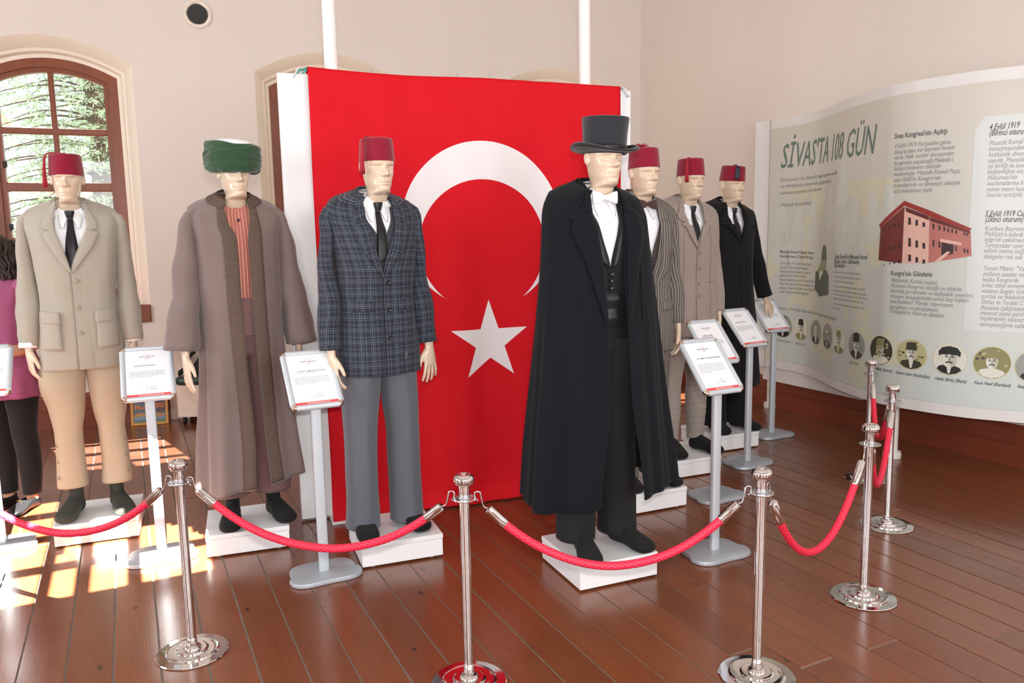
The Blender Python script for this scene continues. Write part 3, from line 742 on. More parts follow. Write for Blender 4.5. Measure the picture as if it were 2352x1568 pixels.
def sign_meshes():
    S = {}
    # base plate: rounded trapezoid with a concave front lip
    k = MB(); R = []; n = 72
    def plan(a):
        x = .172*math.copysign(abs(cos(a))**.55, cos(a)); y = .128*math.copysign(abs(sin(a))**.55, sin(a))
        if y < 0: y += .011*exp(-(x/.085)**2)*(-y/.128); x *= 1.0
        else: x *= .90
        return x, y
    for sc, z in ((.97, 0), (1, .004), (1, .016), (.985, .021), (.95, .0235), (.5, .0255), (.1, .026)):
        R.append([V((plan(2*pi*j/n)[0]*sc, plan(2*pi*j/n)[1]*sc, z)) for j in range(n)])
    k.loft(R, caps=(False, True)); S['base'] = k.mesh('base', ALUB, 35)
    k = MB(); prof = []
    for j in range(20):
        a = 2*pi*j/20; prof.append((.0235*math.copysign(abs(cos(a))**.45, cos(a)), .016*math.copysign(abs(sin(a))**.45, sin(a))))
    k.loft([[V((x, y, z)) for x, y in prof] for z in (.022, .868)], caps=(True, True)); S['pole'] = k.mesh('pole', ALU, 45)
    # frame in its own plane: x right, z up the slope, y = depth (front -y)
    w, l = .25, .325; b = .026
    def rail(length):
        m = MB(); pr = [(0, .004), (0, -.004), (.003, -.0085), (.010, -.0125), (.018, -.012), (b-.002, -.0075), (b, -.004), (b, .002), (b*.7, .006), (.006, .006)]
        m.loft([[V((-length/2+length*t, y, z)) for z, y in pr] for t in (0, 1)], caps=(True, True), flip=True); return m
    S['rail_s'] = rail(w-2*.027).mesh('rail', ALU, 30); S['rail_l'] = rail(l-2*.027).mesh('rail', ALU, 30)
    m = MB(); rings = []
    for r, y in ((.0, -.0095), (.010, -.011), (.019, -.0095), (.0245, -.005), (.0255, 0), (.0245, .006)):
        rings.append([V((.0-r*cos(a), y, -r*sin(a))) for a in [pi/2*j/10 for j in range(11)]])
    m.loft(rings, closed=False, flip=True); m.poly([(0, .006, 0), (-.0245, .006, 0), (0, .006, -.0245)]); S['corner'] = m.mesh('corner', mat('bronze_chrome', (214, 196, 182), .12, 1), 60)
    m = MB(); m.box((0, .003, l/2), (w-.02, .005, l-.02)); S['back'] = m.mesh('back', ALU, 30)
    m = MB(); m.box((0, -.002, l/2), (w-.045, .003, l-.045)); S['paper'] = m.mesh('paper', PAPER, None)
    m = MB(); m.box((0, .016, .07), (.10, .022, .10)); S['bracket'] = m.mesh('bracket', ALU, 30)
    m = MB(); m.box((0, -.0042, .031), (w-.047, .0006, .0145)); S['band'] = m.mesh('band', INKR, None)
    return S, w, l
def signs():
    S, w, l = sign_meshes(); TI = RAD(47.9)
    for nm, p, yaw, name, sub, lb in SIGNS:
        root = empty('sign_stand', (p[0], p[1], 0), RAD(yaw)); tag(root, lb, 'sign stand', 'sign stands of the mannequins')
        link('base', S['base'], root); link('pole', S['pole'], root)
        fr = empty('frame', (0, -.061, .827)); fr.parent = root; fr.rotation_euler = (-(pi/2-TI), 0, 0)
        bo = link('backing', S['back'], fr)
        for x, z, m_, r in ((0, 0, 'rail_s', 0), (0, l, 'rail_s', pi), (-w/2, l/2, 'rail_l', pi/2), (w/2, l/2, 'rail_l', -pi/2)):
            o = link('rail', S[m_], fr, (x, 0, z)); o.rotation_euler = (0, r, 0)
        for x, z, r in ((-w/2+.027, .027, 0), (w/2-.027, .027, -pi/2), (w/2-.027, l-.027, pi), (-w/2+.027, l-.027, pi/2)):
            o = link('corner_cap', S['corner'], fr, (x, 0, z)); o.rotation_euler = (0, r, 0)
        link('bracket', S['bracket'], fr); link('paper', S['paper'], fr); link('red_band', S['band'], fr)
        k = MB(); rnd = random.Random(hash(nm) % 99 if False else sum(map(ord, nm))); Y = -.0042
        put_text(k, 'İRÂDE-İ MİLLİYE', 0, l-.068, width=.072, y=Y, align='c', bold=.012)
        put_text(k, 'Sergisi', 0, l-.078, width=.026, y=Y, align='c', shear=.35, m=3)
        k.box((0, Y, l-.054), (.038, .0002, .0010), m=3)
        if name:
            put_text(k, '• '+name, -.066, l-.122, size=.0105, y=Y, bold=.01)
            if sub: put_text(k, sub, -.061, l-.131, size=.0072, y=Y, m=1)
        n = 8 if nm in ('S3',) else 6
        for r in range(n):
            z = l-.152-.0068*r; x = -.078; end = .080 if r < n-1 else rnd.uniform(-.02, .04)
            while x < end:
                q = min(rnd.uniform(.006, .022), end-x)
                if q > .003: k.box((x+q/2, Y, z), (q, .0002, .0017), m=1)
                x += q+.0028
        k.box((-.083, Y, l-.150-.0034*n), (.0009, .0002, .0068*n), m=3)
        rr = [[V((-.014+(.0125+e)*cos(a), Y, .072+(.0125+e)*sin(a)*1.0)) for a in [2*pi*j/28 for j in range(28)]] for e in (0, .0011)]
        k.loft(rr, flip=True, m=2); k.poly([(-.007, Y, .058), (-.002, Y, .066), (-.004, Y, .058)], m=1)
        put_text(k, 'Sivas', .008, .062, width=.030, y=Y, m=1)
        for z, q in ((.082, .033), (.077, .027)): k.box((.006+q/2, Y, z), (q, .0002, .0013), m=2)
        x = -.045
        while x < .058:
            q = rnd.uniform(.006, .016); k.box((x+q/2, -.0048, .031), (q, .0002, .0028), m=4); x += q+.0022
        k.build('printed_text', [INK, INKG, INKL, INKR, PAPER], fr, angle=None)
signs()
# ================================================================ mannequins
# local frame: origin on the plinth top between the feet, facing -Y, +X = picture right; chin at 1.685
CH = 1.695
SUIT = Prof([(.80, .198, .145, .145, .005, 2.5), (.95, .192, .142, .145, .005, 2.5), (1.10, .176, .134, .132, .0, 2.5), (1.20, .170, .130, .126, .0, 2.5), (1.32, .180, .137, .130, .0, 2.5), (1.44, .193, .136, .133, .005, 2.5),
    (1.52, .203, .128, .132, .01, 2.5), (1.58, .212, .112, .122, .015, 2.4), (1.62, .214, .100, .110, .016, 2.3), (1.642, .206, .093, .102, .016, 2.2), (1.660, .172, .091, .097, .015, 2.2), (1.677, .126, .089, .088, .012, 2.1), (1.692, .091, .085, .077, .008, 2.1), (1.708, .071, .079, .065, .004, 2), (1.74, .060, .072, .058, .002, 2)])
def body(root, hands, name='body', m=None, turn=0, tilt=0, torso=True, hx=0):
    """head, neck, chest and hands as one mesh. hands: list of (matrix, hand verts/faces)"""
    k = MB(); HV = [V((v.x+hx*sstep(-.13, 0, v.z), v.y, v.z)) for v in HEAD[0]]; k.add(HV, HEAD[1], Matrix.Translation((0, -.004, CH)) @ Matrix.Rotation(turn, 4, 'Z') @ Matrix.Rotation(tilt, 4, 'X'))
    if torso:
        P = SUIT.grow(-.045); shell(k, P, 1.06, 1.64, 14, 32)
    for M_, H in hands: k.add(H[0], H[1], M_)
    return k.build(name, m or SKIN, root, angle=180)
def hand_m(p, yaw=0, pitch=0, roll=0, left=False, s=1.0):
    """hand hanging at p; yaw turns the palm, pitch swings it forward (-Y), roll swings it outwards"""
    M_ = Matrix.Translation(p) @ Matrix.Rotation(yaw, 4, 'Z') @ Matrix.Rotation(-pitch, 4, 'X') @ Matrix.Rotation(roll, 4, 'Y') @ Matrix.Diagonal((s, s, s, 1))
    if left: M_ = M_ @ Matrix.Diagonal((-1, 1, 1, 1))
    return M_
def feet(root, m, dx=.10, y=-.02, out=12, h=None, ly=0, ry=0):
    for sg, yy in ((-1, ry), (1, ly)):
        k = MB(); k.add(*FOOT, Matrix.Translation((sg*dx, y+yy, .0005)) @ Matrix.Rotation(RAD(out)*sg, 4, 'Z')); k.build('socked_foot', m, root, angle=180)
def sleeve(root, m, path, rad, seed=0, amp=.008, name='sleeve', n=22, cuff=None, uv=True):
    pts = polyline(path, 26); rr = polyline([(r, r) if isinstance(r, (int, float)) else r for r in rad], 26)
    k = MB(); k.tube([V(p) for p in pts], [((r[0], r[1]) if len(r) > 1 else r[0]) for r in rr], n, caps=(True, False), side=(1, 0, 0))
    for i, v in enumerate(k.v):
        v += V((noise.noise(V((v.x*9+seed, v.y*9, v.z*7)))*amp, noise.noise(V((v.x*9, v.y*9+seed, v.z*9+4)))*amp, 0))
        z = v.z; w = sin(z*55+v.x*26+seed)*amp*.30*exp(-((z-1.22)/.10)**2)+sin(z*60+seed+v.y*22)*amp*.28*exp(-((z-1.0)/.07)**2); v.y += w; v.x += w*.6
    return k.build(name, m, root, angle=180, solid=.004, soff=-1)
def legs(root, m, keys, hip=True, name='trousers', crease=.0, seed=0, amp=.006, top=1.0, mirror_dx=0):
    """keys: (z, cx, rx, rfront, rback, cy)"""
    k = MB(); n = 40
    for sg in (-1, 1):
        zs = [keys[0][0]+(keys[-1][0]-keys[0][0])*i/46 for i in range(47)]; R = []
        for z in zs:
            cx, rx, rf, rb_, cy = spline(sorted(keys), z); r = []
            for j in range(n):
                a = 2*pi*j/n; sa, ca = sin(a), cos(a); e = 2/2.2
                x = rx*math.copysign(abs(sa)**e, sa); y = cy-(rf if ca > 0 else rb_)*math.copysign(abs(ca)**e, ca)
                y -= crease*exp(-(x/.016)**2)*(1 if ca > 0 else -.6)*sstep(keys[0][0], keys[0][0]+.1, z) if crease else 0
                p = V((sg*cx+x, y, z)); w = noise.noise(V((p.x*8+seed+sg, p.y*8, z*5)))*amp; r.append(p+V((w*sa, -w*ca, 0)))
            R.append(r)
        k.loft(R, caps=(False, True), vc=zs)
    if hip:
        H = Prof([(keys[-1][0]-.10, .17, .115, .125, .01, 2.4), (keys[-1][0], .178, .118, .13, .01, 2.4), (keys[-1][0]+.14, .165, .112, .115, .005, 2.4)])
        shell(k, H, keys[-1][0]-.06, keys[-1][0]+.14, 8, 40)
    return k.build(name, m, root, angle=60, solid=.003, soff=-1)
def shirt_tie(root, tie=None, bow=None, hx=0, vee=1.32, collar=True, shirtm=None, low=1.2, pleats=False):
    sm = shirtm or mat('white_shirt', (240, 240, 244), .6, vary=.01)
    P = SUIT.grow(-.016); k = MB(); shell(k, P, low, 1.700, 30, 56, fold=(lambda a, z: .0025*sin(a*60)*(1 if abs(a) < .5 or a > 5.8 else 0)) if pleats else None)
    s = k.build('shirt', sm, root, angle=180)
    if collar:
        k = MB(); R = []; N = 60
        for i in range(N+1):
            a = .06+(2*pi-.12)*i/N; ff = exp(-(min(a, 2*pi-a)/.55)**2); side = (1-cos(a))/2
            zt = CH-.064+.072*sin(min(pi/2, side*pi/2*1.25)); zb_ = zt-.036-.045*ff
            ex, ey = sin(a), -cos(a); cy = .002
            def pp(r, z, sp=0): b_ = a+(1 if a < pi else -1)*sp*ff; return V((hx+r*sin(b_), cy-r*1.06*cos(b_), z))
            R.append([pp(.061, zt-.03), pp(.0615, zt), pp(.067, zt+.002), pp(.079+.0175*ff, zb_+.012, .27), pp(.078+.0195*ff, zb_, .34)])
        k.grid(R); k.build('shirt_collar', sm, s, angle=50, solid=.002)
    if tie:
        q = SUIT.grow(-.012); k = MB()
        patch(k, q, [(-.012, CH-.052), (-.018, 1.56), (-.031, 1.43), (-.034, 1.36), (-.004, vee-.03)], [(.012, CH-.052), (.018, 1.56), (.031, 1.43), (.034, 1.36), (.004, vee-.03)], 4, 20, .009, .006)
        t = k.build('necktie', tie, root, angle=180, solid=.003)
        k = MB(); y0 = q.front(0, CH-.052).y-.006; p_ = q.front(0, CH-.052); z1 = p_.z+.036
        R = [[V((sx*w, y0-.012-dy, z)) for sx, dy in ((-1, 0), (-.6, .010), (.6, .010), (1, 0), (.6, -.01), (-.6, -.01))] for w, z in ((.022, z1), (.024, z1-.006), (.016, z1-.036), (.013, z1-.040))]
        k.loft(R, caps=(True, True)); k.build('knot', tie, t, angle=60)
    if bow:
        y0 = SUIT.front(0, CH-.07, 0).y-.004; z0 = CH-.058; k = MB()
        for sg in (-1, 1):
            R = []
            for x, h, t in ((.006, .010, .010), (.016, .017, .014), (.034, .026, .017), (.052, .031, .013), (.062, .030, .005)):
                R.append([V((sg*x, y0-.004+.14*x*.6-t*cos(a), z0+h*sin(a)+.003*sin(a*3)*(x > .03))) for a in [2*pi*j/18 for j in range(18)]])
            k.loft(R, caps=(True, True), flip=sg < 0)
        b = k.build('bow_tie', bow, root, angle=60); k = MB()
        k.loft([[V((.011*cos(a)*s_, y0-.014-.007*(1-s_*s_*.2)+.012*(abs(cos(a))), z0+.013*s_*sin(a))) for a in [2*pi*j/14 for j in range(14)]] for s_ in (1, .85, .4)], caps=(True, True), flip=True); k.build('bow_knot', bow, b, angle=60)
    return s
def buttons(parent, m, prof, pts, r=.011, off=.007, name='button'):
    k = MB(); k.lathe([(0, 0), (r*.9, 0), (r, .0018), (r*.8, .004), (r*.55, .0028), (0, .0028)], 16); me = k.mesh(name, m, 50)
    for x, z in pts:
        o = link(name, me, parent, prof.front(x, z, off+.002)); o.rotation_euler = (pi/2, 0, math.atan2(x, .35)*1.0)
def jacket(root, m, vee=1.34, hem=.83, btn=None, bm=None, lap=.125, edge=-.012, pockets=True, flare=0, fold_amp=.004, sleeves=True, seed=1, pocket_z=1.15, rA=None, lA=None, prof=None, notch='peak', cuff_r=.050, gapw=.072):
    P = prof or SUIT.grow(.010)
    def gap(z):
        t = sstep(vee-.005, 1.60, z); g = gapw*t**.85 if z > vee else 0
        if z > 1.60: g = gapw+(z-1.60)*.0
        if z > 1.63: g = min(g, .64*P.at(z)[0])
        q = edge if z <= vee else edge*(1-t)
        fl = flare*sstep(1.0, hem, z)
        return (min(q-.0005-g-fl*.6, q-.0005), q+g+.0005+fl*.6) if z > vee or fl else (q-.0008, q+.0008)
    def fold(a, z):
        s = fold_amp*noise.noise(V((sin(a)*2.2+seed, cos(a)*2.2, z*3.2)))*1.6+fold_amp*.5*noise.noise(V((sin(a)*6+seed, cos(a)*6, z*8)))
        return s+fold_amp*1.2*sin(a*3+seed)*sstep(1.15, hem, z)
    k = MB(); shell(k, P, hem, 1.706, 60, 96, gap=gap, fold=fold); j = k.build('jacket', m, root, angle=180, solid=.006, soff=-1)
    # front edge overlap
    k = MB(); patch(k, P, [(edge, hem+.004), (edge, vee)], [(edge+.07, hem+.004), (edge+.05, vee)], 4, 24, .006, .0015, off2=-.002); k.build('front_edge', m, j, angle=180)
    for sg in (-1, 1):
        e = edge
        k = MB(); patch(k, P, [(e*.6+sg*.000, vee-.01), (sg*.022+e*.5, vee+.07), (sg*.045, vee+.14), (sg*.062, 1.53), (sg*gapw*.98, 1.575)],
            [(e*.6+sg*.004, vee-.012), (sg*.060+e*.4, vee+.065), (sg*lap*.80, vee+.125), (sg*lap*1.03, 1.525+(.01 if notch == 'peak' else -.01)), (sg*lap*.80, 1.560)], 5, 26, .010, .004)
        k.build('lapel', m, j, angle=60, solid=.004)
        k = MB(); patch(k, P, [(sg*gapw*.97, 1.566), (sg*gapw, 1.60), (sg*.074, 1.645), (sg*.070, 1.685), (sg*.060, 1.722)], [(sg*gapw*1.12, 1.563), (sg*lap*1.0, 1.578), (sg*.126, 1.625), (sg*.108, 1.660), (sg*.078, 1.712)], 4, 18, .009, .003)
        k.build('collar', m, j, angle=60, solid=.004)
        if pockets:
            k = MB(); x0, x1 = (.060, .165); patch(k, P, [(sg*x0, pocket_z+.030), (sg*x0, pocket_z-.024)], [(sg*x1, pocket_z+.034), (sg*x1, pocket_z-.020)], 6, 6, .007, .001); k.build('pocket_flap', m, j, angle=60, solid=.005)
    k = MB(); k.loft([[V((.0725*sin(a)*s_, .008-.074*cos(a)*s_, z-.010-.045*exp(-((min(a, 2*pi-a)-.8)/.45)**2))) for a in [.8+(2*pi-1.6)*i/40 for i in range(41)]] for s_, z in ((.98, 1.67), (.99, 1.722), (1.04, 1.726), (1.18, 1.688), (1.32, 1.660))], closed=False); k.build('collar_back', m, j, angle=60, solid=.003)
    if btn: buttons(j, bm, P, btn)
    if sleeves:
        for sg, pth in ((-1, rA), (1, lA)):
            pth = pth or [(sg*.165, .012, 1.630), (sg*.208, .012, 1.618), (sg*.231, .012, 1.572), (sg*.235, .012, 1.46), (sg*.236, .018, 1.28), (sg*.238, .0, 1.12), (sg*.244, -.025, .945)]
            sleeve(j, m, pth, [(.022, .03), (.034, .046), (.050, .058), (.058, .062), (.055, .057), .052, cuff_r], seed=seed+sg*3, amp=.011)
    return j
def fez(root, tilt=0, tassel=None, z=CH+.146, m=None, tm=None, tz=.0, turn=0, sx=.95, hx=0):
    m = m or cloth('fez_felt', (134, 17, 45), .9, .06, 120, .3, .3); tm = tm or mat('tassel_red', (170, 20, 46), .6, vary=.25, scale=160)
    f = empty('fez', (hx, -.044, z)); f.parent = root; f.rotation_euler = (tilt, turn, 0)
    k = MB(); H = .102; k.lathe([(.0855, -.004), (.0875, 0), (.0868, .004), (.0825, H*.6), (.0795, H-.006), (.077, H), (.070, H+.003), (0, H+.004)], 56, sx=sx, sy=1.28*sx)
    o = k.build('felt_cap', m, f, angle=60)
    def strands(path, n, spread, r, seed):
        k = MB(); rnd = random.Random(seed)
        for i in range(n):
            a = rnd.uniform(0, 2*pi); q = sqrt(rnd.random())*spread; P = []
            for u, p in enumerate(polyline(path, 9)):
                t = u/8; P.append(V(p)+V((q*cos(a), q*sin(a), 0))*(.3+.9*t)+V((rnd.uniform(-1, 1), rnd.uniform(-1, 1), 0))*.0012)
            k.tube(P, [r]*8+[r*.5], 5)
        return k
    if tassel == 'side':      # hangs over the wearer's right edge, in front
        x, y = -.079, -.050
        k = MB(); k.tube(polyline([(0, 0, H+.008), (-.04, -.022, H+.008), (x+.006, y+.003, H+.004), (x-.006, y-.004, H-.012)], 14), .0035, 8); k.lathe([(0, H+.012), (.006, H+.010), (.007, H+.004)], 12); k.build('cord', tm, f, angle=180)
        k = strands([(x-.004, y-.003, H-.006), (x-.010, y-.008, H-.03), (x-.014, y-.010, H-.08), (x-.015, y-.010, H-.168)], 46, .0115, .0016, 3); k.build('tassel', tm, f, angle=180)
    elif tassel == 'short':
        x, y = -.070, -.064
        k = MB(); k.tube(polyline([(0, 0, H+.008), (-.035, -.03, H+.008), (x+.006, y+.003, H+.004), (x-.004, y-.005, H-.012)], 14), .004, 8); k.build('cord', tm, f, angle=180)
        k = strands([(x, y-.004, H-.002), (x-.006, y-.008, H-.03), (x-.010, y-.011, H-.08), (x-.010, y-.012, H-.150)], 46, .011, .0017, 5); k.build('tassel', tm, f, angle=180)
    elif tassel == 'top':
        k = strands([(0, 0, H), (-.01, -.01, H+.012), (-.035, -.02, H+.022), (-.06, -.03, H+.016)], 26, .012, .0014, 7)
        rnd = random.Random(2)
        for i in range(30):
            a = rnd.uniform(0, 2*pi); q = rnd.uniform(.015, .045); k.tube([(-.02, -.01, H), (-.02+q*.6*cos(a), -.01+q*.6*sin(a), H+.022+rnd.uniform(0, .012)), (-.02+q*cos(a), -.01+q*sin(a), H+.012)], .0012, 5)
        k.build('tassel', tm, f, angle=180)
    elif tassel == 'band':
        k = MB(); k.tube(polyline([(0, 0, H+.007), (-.02, -.05, H+.007), (-.034, -.082, H-.002)], 8), .004, 8); 
        R = []
        for z_ in (H-.002, H*.75, H*.5, H*.25, .008):
            rr = .0868-.0095*z_/H; R.append([V((rr*sin(a), -rr*1.28*cos(a), z_))*1.0+V((sin(a)*.004, -cos(a)*.004, 0)) for a in [-.62+.36*j/8 for j in range(9)]])
        k.grid(R); k.build('tassel', tm, f, angle=180, solid=.004)
    return f

BLK = cloth('black_sock', (26, 26, 27), .9, .08, 60, .05)
TIEB = cloth('black_satin', (22, 22, 26), .38, .05, 60, .2, .08)
def place(key, label, dx=0, dy=0, yaw=0):
    p = PL[key]; r = empty('mannequin', (p[0]+dx, p[1]+dy, PH), RAD(PYAW[key]+yaw)); return tag(r, label, 'mannequin', 'costumed mannequins')

def m1():
    R = place('M1', 'mannequin in tan suit, khaki breeches and red fez, leftmost', -.012, .0, 3)
    T = cloth('tan_wool', (168, 160, 147), .8, .05, 80, .2, .2); K = cloth('khaki_twill', (176, 163, 141), .8, .05, 80, .1, .2)
    H = [(hand_m((-.250, -.030, .928), yaw=.35, pitch=.10, roll=.02), HAND), (hand_m((.250, -.030, .935), yaw=-.3, pitch=.05, left=True), HAND)]
    body(R, H, turn=0); fez(R, tassel='side', z=CH+.137, tilt=.03)
    shirt_tie(R, tie=TIEB, vee=1.36)
    P = SUIT.grow(.010); j = jacket(R, T, vee=1.335, hem=.815, btn=[(.010, 1.285), (.010, 1.145), (.010, 1.01)], bm=mat('horn_button', (150, 138, 120), .3), pockets=False, lap=.125, seed=4)
    for sg in (-1, 1):      # bellows pockets
        k = MB(); patch(k, P, [(sg*.085, 1.075), (sg*.082, .925)], [(sg*.178, 1.08), (sg*.180, .93)], 6, 8, .014, .006); k.build('patch_pocket', T, j, angle=50, solid=.012)
        k = MB(); patch(k, P, [(sg*.082, 1.125), (sg*.080, 1.06)], [(sg*.178, 1.13), (sg*.182, 1.068)], 6, 6, .024, .004); k.build('pocket_flap', T, j, angle=50, solid=.006)
    for sg in (-1, 1):      # shirt cuffs
        k = MB(); k.tube([(sg*.249, -.024, .962), (sg*.2505, -.028, .935)], [.046, .045], 18, caps=(False, False)); k.build('shirt_cuff', mat('white_shirt', (240, 240, 244), .6, vary=.01), R, angle=180, solid=.002)
    t = legs(R, K, [(.155, .108, .078, .082, .080, .012), (.30, .110, .068, .072, .074, .012), (.45, .106, .066, .070, .074, .008), (.58, .106, .086, .086, .088, .004), (.72, .112, .111, .102, .106, .0), (.82, .108, .113, .110, .118, .004), (.90, .098, .100, .112, .12, .008)], seed=2, amp=.010)
    k = MB(); k.lathe([(0, 0), (.009, 0), (.010, .002), (.006, .004), (0, .003)], 14); me = k.mesh('button', mat('horn_button', (150, 138, 120), .3), 50)
    for sg in (-1, 1):
        for z in (.215, .305, .395):
            q = spline([(.155, .078), (.30, .068), (.45, .066)], z)[0]; a = .9; o = link('button', me, t, (sg*(.108+q*sin(a)*1.02+.004), .012-q*cos(a)*1.12-.003, z)); o.rotation_euler = (pi/2, 0, sg*a)
    S1 = mat('olive_sock', (48, 50, 42), .85, vary=.25, scale=30); feet(R, S1, dx=.105, y=-.0, out=14)
m1()

def m2():
    R = place('M2', 'mannequin in long taupe robe and green turban with white crown', .035, -.01, 7)
    RB = cloth('taupe_robe', (122, 106, 102), .9, .10, 50, .25, .3); TR = cloth('mauve_trousers', (118, 88, 88), .85, .06, 60, .1); INN = MATS['striped_shirt']
    H = [(hand_m((-.285, -.055, .905), yaw=.25, pitch=.16, roll=.06), HAND_OPEN), (hand_m((.280, -.02, .90), yaw=-.3, pitch=.05, left=True), HAND)]
    body(R, H, turn=.12)
    P = Prof([(.20, .258, .215, .22, .0, 2.3), (.5, .235, .195, .20, .0, 2.3), (.8, .214, .175, .18, .0, 2.3), (1.1, .202, .160, .162, .0, 2.3), (1.35, .206, .150, .150, .002, 2.4), (1.46, .212, .145, .148, .008, 2.4)]+[q for q in SUIT.grow(.014).k if q[0] > 1.5])
    def gap(z):
        t = sstep(1.45, 1.66, z); g = .026+.012*sstep(.5, .2, z)+.034*t; c = .012*(1-t)+.02*sstep(1.2, .3, z)*(1-t)
        if z > 1.62: g = min(g, .52*P.at(z)[0])
        return c-g, c+g
    def fold(a, z):
        w = sstep(1.35, .35, z); s = sin(a)
        return w*(.016*sin(a*7+.7*sin(z*2))+.012*sin(a*12+1.3))*(.35+.65*abs(s))+.008*noise.noise(V((sin(a)*2.5, cos(a)*2.5, z*2.2)))
    k = MB(); shell(k, P, .215, 1.700, 70, 130, gap=gap, fold=fold)
    for v in k.v:
        if v.z < .45: v.z += .035*(v.x/.26)*sstep(.45, .2, v.z)+.012*noise.noise(V((v.x*6, v.y*6, 2)))
    rob = k.build('robe', RB, R, angle=180, solid=.006, soff=-1)
    TRM = MATS['ribbed_trim']
    for sg in (-1, 1):
        k = MB(); A = []; B = []
        for i in range(15):
            z = .225+(1.685-.225)*i/14; g = gap(z); x = g[1] if sg > 0 else g[0]; A.append((x, z)); B.append((x+sg*(.066-.034*sstep(1.50, 1.68, z)), z))
        a = polyline(A, 60); b = polyline(B, 60); rows = []; vc = []
        for p, q in zip(a, b):
            row = []
            for j in range(5):
                x = p[0]+(q[0]-p[0])*j/4; z = p[1]; an = P.ang(x, z); c = P.pt(z, an, fold(an if an > 0 else an+2*pi, z)); zz = c.z
                if zz < .45: zz += .035*(x/.26)*sstep(.45, .2, zz)
                row.append(V((c.x, c.y-.006, zz)))
            rows.append(row); vc.append(p[1])
        k.grid(rows, vc=vc); k.build('robe_border', TRM, rob, angle=180, solid=.004)
    k = MB(); rows = []
    for z, o in ((1.716, -.003), (1.712, .006), (1.704, .010), (1.694, .011), (1.684, .010), (1.681, .005)):
        xl, xr = gap(min(z, 1.70)); a0 = P.ang(xr, z); a1 = 2*pi+P.ang(xl, z); rows.append([P.pt(z, a0+(a1-a0)*i/60, o) for i in range(61)])
    k.grid(rows); k.build('robe_collar', TRM, rob, angle=60, solid=.003)
    for sg in (-1, 1):      # wide bell sleeves
        pth = [(sg*.165, .012, 1.628), (sg*.205, .012, 1.614), (sg*.230, .01, 1.562), (sg*.243, .005, 1.43), (sg*.262, .0, 1.22), (sg*.280, -.01, 1.07), (sg*.295, -.02, .935)]
        sleeve(rob, RB, pth, [(.026, .045), (.042, .064), (.062, .080), (.068, .090), (.072, .098), (.076, .108), (.086, .118)], seed=8+sg, amp=.014, n=30)
    k = MB(); Q = SUIT.grow(-.022); shell(k, Q, 1.16, 1.700, 26, 56); sh = k.build('shirt', INN, R, angle=180)
    k = MB(); k.loft([[V((r*sin(a), .02-r*1.05*cos(a), z+.016*(1-cos(a))/2)) for a in [2*pi*j/48 for j in range(48)]] for r, z in ((.073, 1.612), (.0745, 1.622), (.0735, 1.640), (.070, 1.642))]); k.build('shirt_collar', INN, sh, angle=60)
    buttons(sh, mat('dark_bead', (50, 26, 28), .3), SUIT, [(0.004, 1.615)], r=.008, off=.008)
    k = MB(); W_ = Prof([(1.08, .178, .135, .13, 0, 2.4), (1.20, .178, .138, .13, 0, 2.4)]); shell(k, W_, 1.0, 1.19, 10, 56, fold=lambda a, z: .004*sin(z*90+a*2)); k.build('waist_sash', TR, R, angle=180)
    legs(R, TR, [(.145, .105, .098, .098, .098, .012), (.4, .104, .098, .105, .105, .01), (.7, .102, .104, .115, .12, .005), (.95, .095, .098, .125, .12, .0)], seed=5, amp=.012)
    feet(R, BLK, dx=.108, y=-.01, out=12)
    # turban
    t = empty('turban', (0, -.040, CH+.124)); t.parent = R; t.rotation_euler = (.02, .03, .12)
    G = cloth('green_muslin', (46, 76, 52), .95, .15, 40, .3, .3)
    k = MB(); rows = []; n = 120
    prof = [(.080, .0), (.098, -.006), (.116, .002), (.127, .022), (.131, .052), (.132, .084), (.129, .110), (.120, .128), (.102, .135), (.088, .128), (.080, .11)]
    for i in range(45):
        r, z = spline([(q,)+p for q, p in enumerate(prof)], i*10/44); row = []
        for j in range(n):
            a = 2*pi*j/n; w1 = sin(z*150+2.2*sin(a+.4)+a*2); w2 = sin(z*210-3.0*sin(a*1+1.2)-a*1+1); d = .0065*(abs(w1)-.5)+.0050*(abs(w2)-.5)+.009*noise.noise(V((cos(a)*3, sin(a)*3, z*22)))
            e = .004*sin(a*9+z*60)*exp(-((a-4.0)/.35)**2)*(z > .03)
            row.append(V(((r+d+e)*cos(a), (r+d+e)*sin(a)*1.03, z+.006*sin(a+.8)+.004*noise.noise(V((cos(a)*2, sin(a)*2, 3))))))
        rows.append(row)
    k.loft(rows); k.build('turban_wrap', G, t, angle=180)
    k = MB()
    for z0, tw, ph, rr in ((.045, .022, .5, .131), (.082, .030, 2.2, .1315), (.026, .012, 3.6, .128), (.115, .014, 4.6, .1265), (.066, .035, 4.0, .1315)):
        pts = [V(((rr)*cos(a), rr*1.03*sin(a), z0+tw*sin(a+ph)+.004*sin(a*3+ph))) for a in [2*pi*j/64 for j in range(65)]]
        k.tube(pts, [(.0060+.0015*sin(j*.9), .015+.004*sin(j*.5)) for j in range(65)], 10, side=(1, 0, 0), caps=(False, False))
    k.build('turban_fold', G, t, angle=180)
    k = MB(); k.lathe([(.108, .10), (.104, .128), (.090, .145), (.066, .156), (.035, .161), (0, .163)], 48); k.build('white_crown', mat('white_felt', (242, 242, 248), .7, vary=.01), t, angle=180)
m2()

